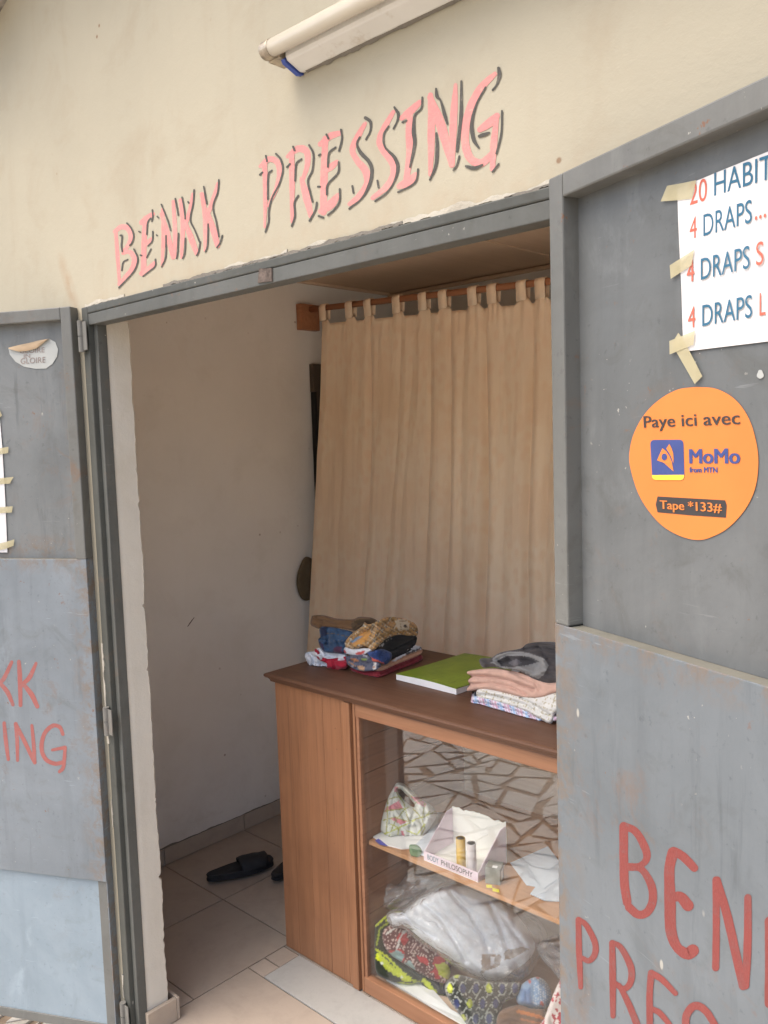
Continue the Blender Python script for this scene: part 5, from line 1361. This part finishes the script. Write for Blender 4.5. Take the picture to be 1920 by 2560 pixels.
low('lime_print_cloth', 'black and lime petal print bundle in the left corner of the case', 'cloth', [(165, 500), (185, 455), (245, 405), (350, 372), (380, 430), (300, 470), (235, 520), (235, 600), (275, 680), (380, 755), (470, 820), (530, 845), (620, 920), (690, 1020), (722, 1122), (690, 1120), (600, 1030), (520, 920), (488, 888), (420, 906), (330, 893), (222, 855), (170, 790)], (400, 905), FL + .004, G_BL, R_=.022, thick=.07, lift=.03, fold=(.012, 40, 70, 30, 1), seed=44, pattern=petal,
    lines=[([(175, 650), (250, 700), (340, 790), (420, 870), (490, 885)], 8, LIME), ([(172, 480), (250, 405), (352, 370)], 8, LIME), ([(250, 440), (300, 395), (360, 385)], 5, LIME), ([(180, 620), (200, 500), (260, 460)], 6, (.30, .36, .03)), ([(330, 892), (420, 904), (490, 886)], 6, LIME), ([(218, 746), (222, 750)], 9, (.6, .62, .5)), ([(360, 852), (364, 855)], 10, (.6, .62, .5))])
whp = [(258, 420), (290, 385), (370, 375), (480, 290), (600, 215), (720, 180), (860, 215), (1000, 275), (1150, 350), (1240, 450), (1310, 560), (1330, 650), (1270, 740), (1180, 800), (1100, 860), (1000, 880), (900, 840), (800, 775), (700, 700), (600, 640), (480, 555), (400, 490), (320, 478), (265, 455)]
low('white_garments', 'pile of white garments inside the large clear plastic bag', 'clothes', whp, (700, 930), FL + .05, (.80, .84, .90), R_=.05, thick=.12, fold=(.034, 48, 190, 110, 1), seed=45, pull=.03,
    creases=[([(500, 300), (640, 420), (760, 600), (830, 740)], 16, .018), ([(720, 240), (860, 380), (960, 560), (1000, 700)], 16, .016), ([(380, 400), (440, 470), (600, 560)], 14, .016), ([(1000, 320), (1080, 480), (1140, 650)], 18, .016)],
    paint=[([(945, 685), (1090, 692), (1080, 768), (990, 800), (940, 830)], (.22, .13, .07)), ([(1110, 660), (1240, 630), (1290, 650), (1180, 710), (1110, 730)], (.20, .13, .08)), ([(1010, 700), (1036, 702), (1030, 760), (1008, 770)], (.68, .70, .76))])
low('clear_plastic_bag', 'large clear plastic bag wrapped round the white garments under the shelf', 'plastic bag', [(250, 400), (300, 360), (390, 340), (500, 255), (620, 180), (740, 150), (900, 190), (1080, 270), (1240, 350), (1370, 440), (1430, 560), (1420, 640), (1360, 720), (1290, 840), (1180, 900), (1050, 920), (920, 880), (800, 815), (690, 735), (580, 660), (460, 580), (380, 500), (290, 490)], (700, 930), FL + .05, (1, 1, 1), R_=.04, thick=.14, lift=.045, fold=(.022, 48, 110, 60, 1), seed=46, mat=M_CLEAR, pull=.03, step=4.5)
low('clear_plastic_bag', 'smaller crumpled clear plastic bag in the upper left corner under the shelf', 'plastic bag', [(210, 205), (255, 155), (330, 180), (410, 95), (500, 72), (600, 110), (690, 150), (640, 205), (500, 260), (390, 345), (290, 362), (228, 335)], (.52, .78, .30), .3, (1, 1, 1), R_=.03, thick=.08, fold=(.045, -40, 40, 22, 1), seed=47, mat=M_CLEAR, step=4.5)
low('clear_plastic_bag', 'empty greyish clear bag at the right, next to the door leaf', 'plastic bag', [(1350, 620), (1440, 560), (1540, 540), (1600, 600), (1600, 860), (1520, 880), (1450, 800), (1380, 720)], (1500, 1050), FL + .06, (1, 1, 1), R_=.03, thick=.06, fold=(.04, 40, 60, 30, 1), seed=48, mat=M_CLEAR, step=4.5)
low('blue_bundle', 'pale blue knotted cloth bundle with red dots at the right of the case', 'cloth', [(1196, 985), (1235, 905), (1340, 850), (1420, 895), (1455, 1000), (1410, 1080), (1300, 1085), (1210, 1050)], (1320, 1160), FL + .02, (.19, .30, .46), R_=.035, thick=.08, lift=.02, fold=(.016, 80, 40, 90, 1), seed=49, pull=.02,
    pattern=lambda x, y, C: np.where(((x + 12 * fnoise(x / 30, y / 30, 5)) % 17 < 5)[:, None] & (x > 1310)[:, None], (.45, .52, .60), C), paint=[([(1225, 940), (1300, 930), (1310, 1060), (1230, 1040)], (.13, .22, .40))], lines=[([(1350, 840), (1352, 850)], 14, (.55, .10, .07)), ([(1290, 880), (1293, 884)], 12, (.5, .12, .1)), ([(1380, 1045), (1383, 1048)], 14, (.55, .1, .07))])
low('orange_bundle', 'brown and orange bundle below the blue cloth in the case', 'cloth', [(1070, 1110), (1205, 1055), (1300, 1080), (1405, 1100), (1400, 1260), (1080, 1260)], (1230, 1260), FL + .01, (.16, .09, .055), R_=.03, thick=.06, lift=.025, fold=(.016, 20, 50, 24, 1), seed=50, lines=[([(1210, 1100), (1300, 1125), (1390, 1150)], 12, (.46, .16, .05)), ([(1230, 1160), (1380, 1190)], 6, (.36, .14, .06))])
def redmarks(x, y, C):
    C = C.copy(); n_ = fnoise(x / 16 + 3, y / 34, 14, 3); C[n_ > .57] = (.42, .03, .05); return C


low('red_white_cloth', 'white cloth with red blotches at the bottom right, beside the door leaf', 'cloth', [(1520, 862), (1600, 820), (1640, 900), (1640, 1260), (1350, 1260), (1400, 1150), (1450, 1015)], (1.02, .652, .06), FL, (.74, .66, .64), R_=.02, thick=.04, fold=(.012, 70, 30, 80, 1), seed=51, pattern=redmarks)

# ================================================================== SANDALS
def sandal(label, toe, heel, lift=0.):
    toe, heel = np.asarray(toe, float), np.asarray(heel, float); d = toe - heel; L = np.linalg.norm(d); d /= L; n = np.array([-d[1], d[0], 0])
    s = thing('slide_sandal', label, 'sandal', tuple((toe + heel) / 2 * np.array([1, 1, 0]) + np.array([0, 0, .001])), 'black sandals on the shop floor')
    ol = []
    for q in np.linspace(0, 2 * math.pi, 40, endpoint=False):
        a_ = .5 - .5 * math.cos(q); wd = .034 + .013 * math.sin(min(1, a_ * 1.05) * math.pi * .95 - .5) * (a_ > .1) + .004 * a_
        y = math.copysign(min(1, abs(math.sin(q)) ** .55), math.sin(q)) * wd; ol.append((a_ * L, y))
    m = MB(); layers = []
    for z, k_ in ((.001, .93), (.004, 1.0), (.016, .98), (.024, 1.0), (.028, .97), (.026, .86)):
        layers.append([heel + d * ((x - L / 2) * k_ + L / 2) + n * (y * k_) + np.array([0, 0, z + .006 * max(0, (x / L - .8)) * 5 * (z > .01)]) for x, y in ol])
    m.grid([l_ + l_[:1] for l_ in layers]); m.f.append([len(m.v) - len(ol) - 1 + i for i in range(len(ol))]); m.f.append(list(range(len(ol)))[::-1])
    m.build('sole', M_BLACKRUB, s, smooth=False)
    m = MB(); rows = []
    for i in range(10):
        f_ = .50 + .36 * i / 9; row = []
        for j in range(17):
            q = math.pi * j / 16; yy = math.cos(q) * .047; zz = .014 + math.sin(q) ** .7 * (.052 - .012 * abs(i / 9 - .35)) ; wob = .004 * math.sin(i * 1.7 + j)
            row.append(heel + d * (L * f_ + .012 * math.sin(q) * (i - 4) / 5) + n * yy + np.array([0, 0, zz + wob * .4]))
        rows.append(row)
    m.grid(rows); st_ = m.build('strap', M_BLACKRUB, s, smooth=True); so_ = st_.modifiers.new('t', 'SOLIDIFY'); so_.thickness = .006
    return s


h1 = PZ(*S3((462, 700)), .012); t1 = PZ(*S3((930, 575)), .012); dd = (t1 - h1) / np.linalg.norm(t1 - h1)
sandal('black slide sandal lying whole on the tiles left of the counter', h1 + dd * .285, h1)
h2 = PZ(*S3((880, 720)), .012) + np.array([-.0, .03, 0]); sandal('black slide sandal half hidden behind the planked counter end', h2 + np.array([-.03, .28, 0]), h2)

for o in list(bpy.data.objects):
    if '_base' in o: del o['_base']
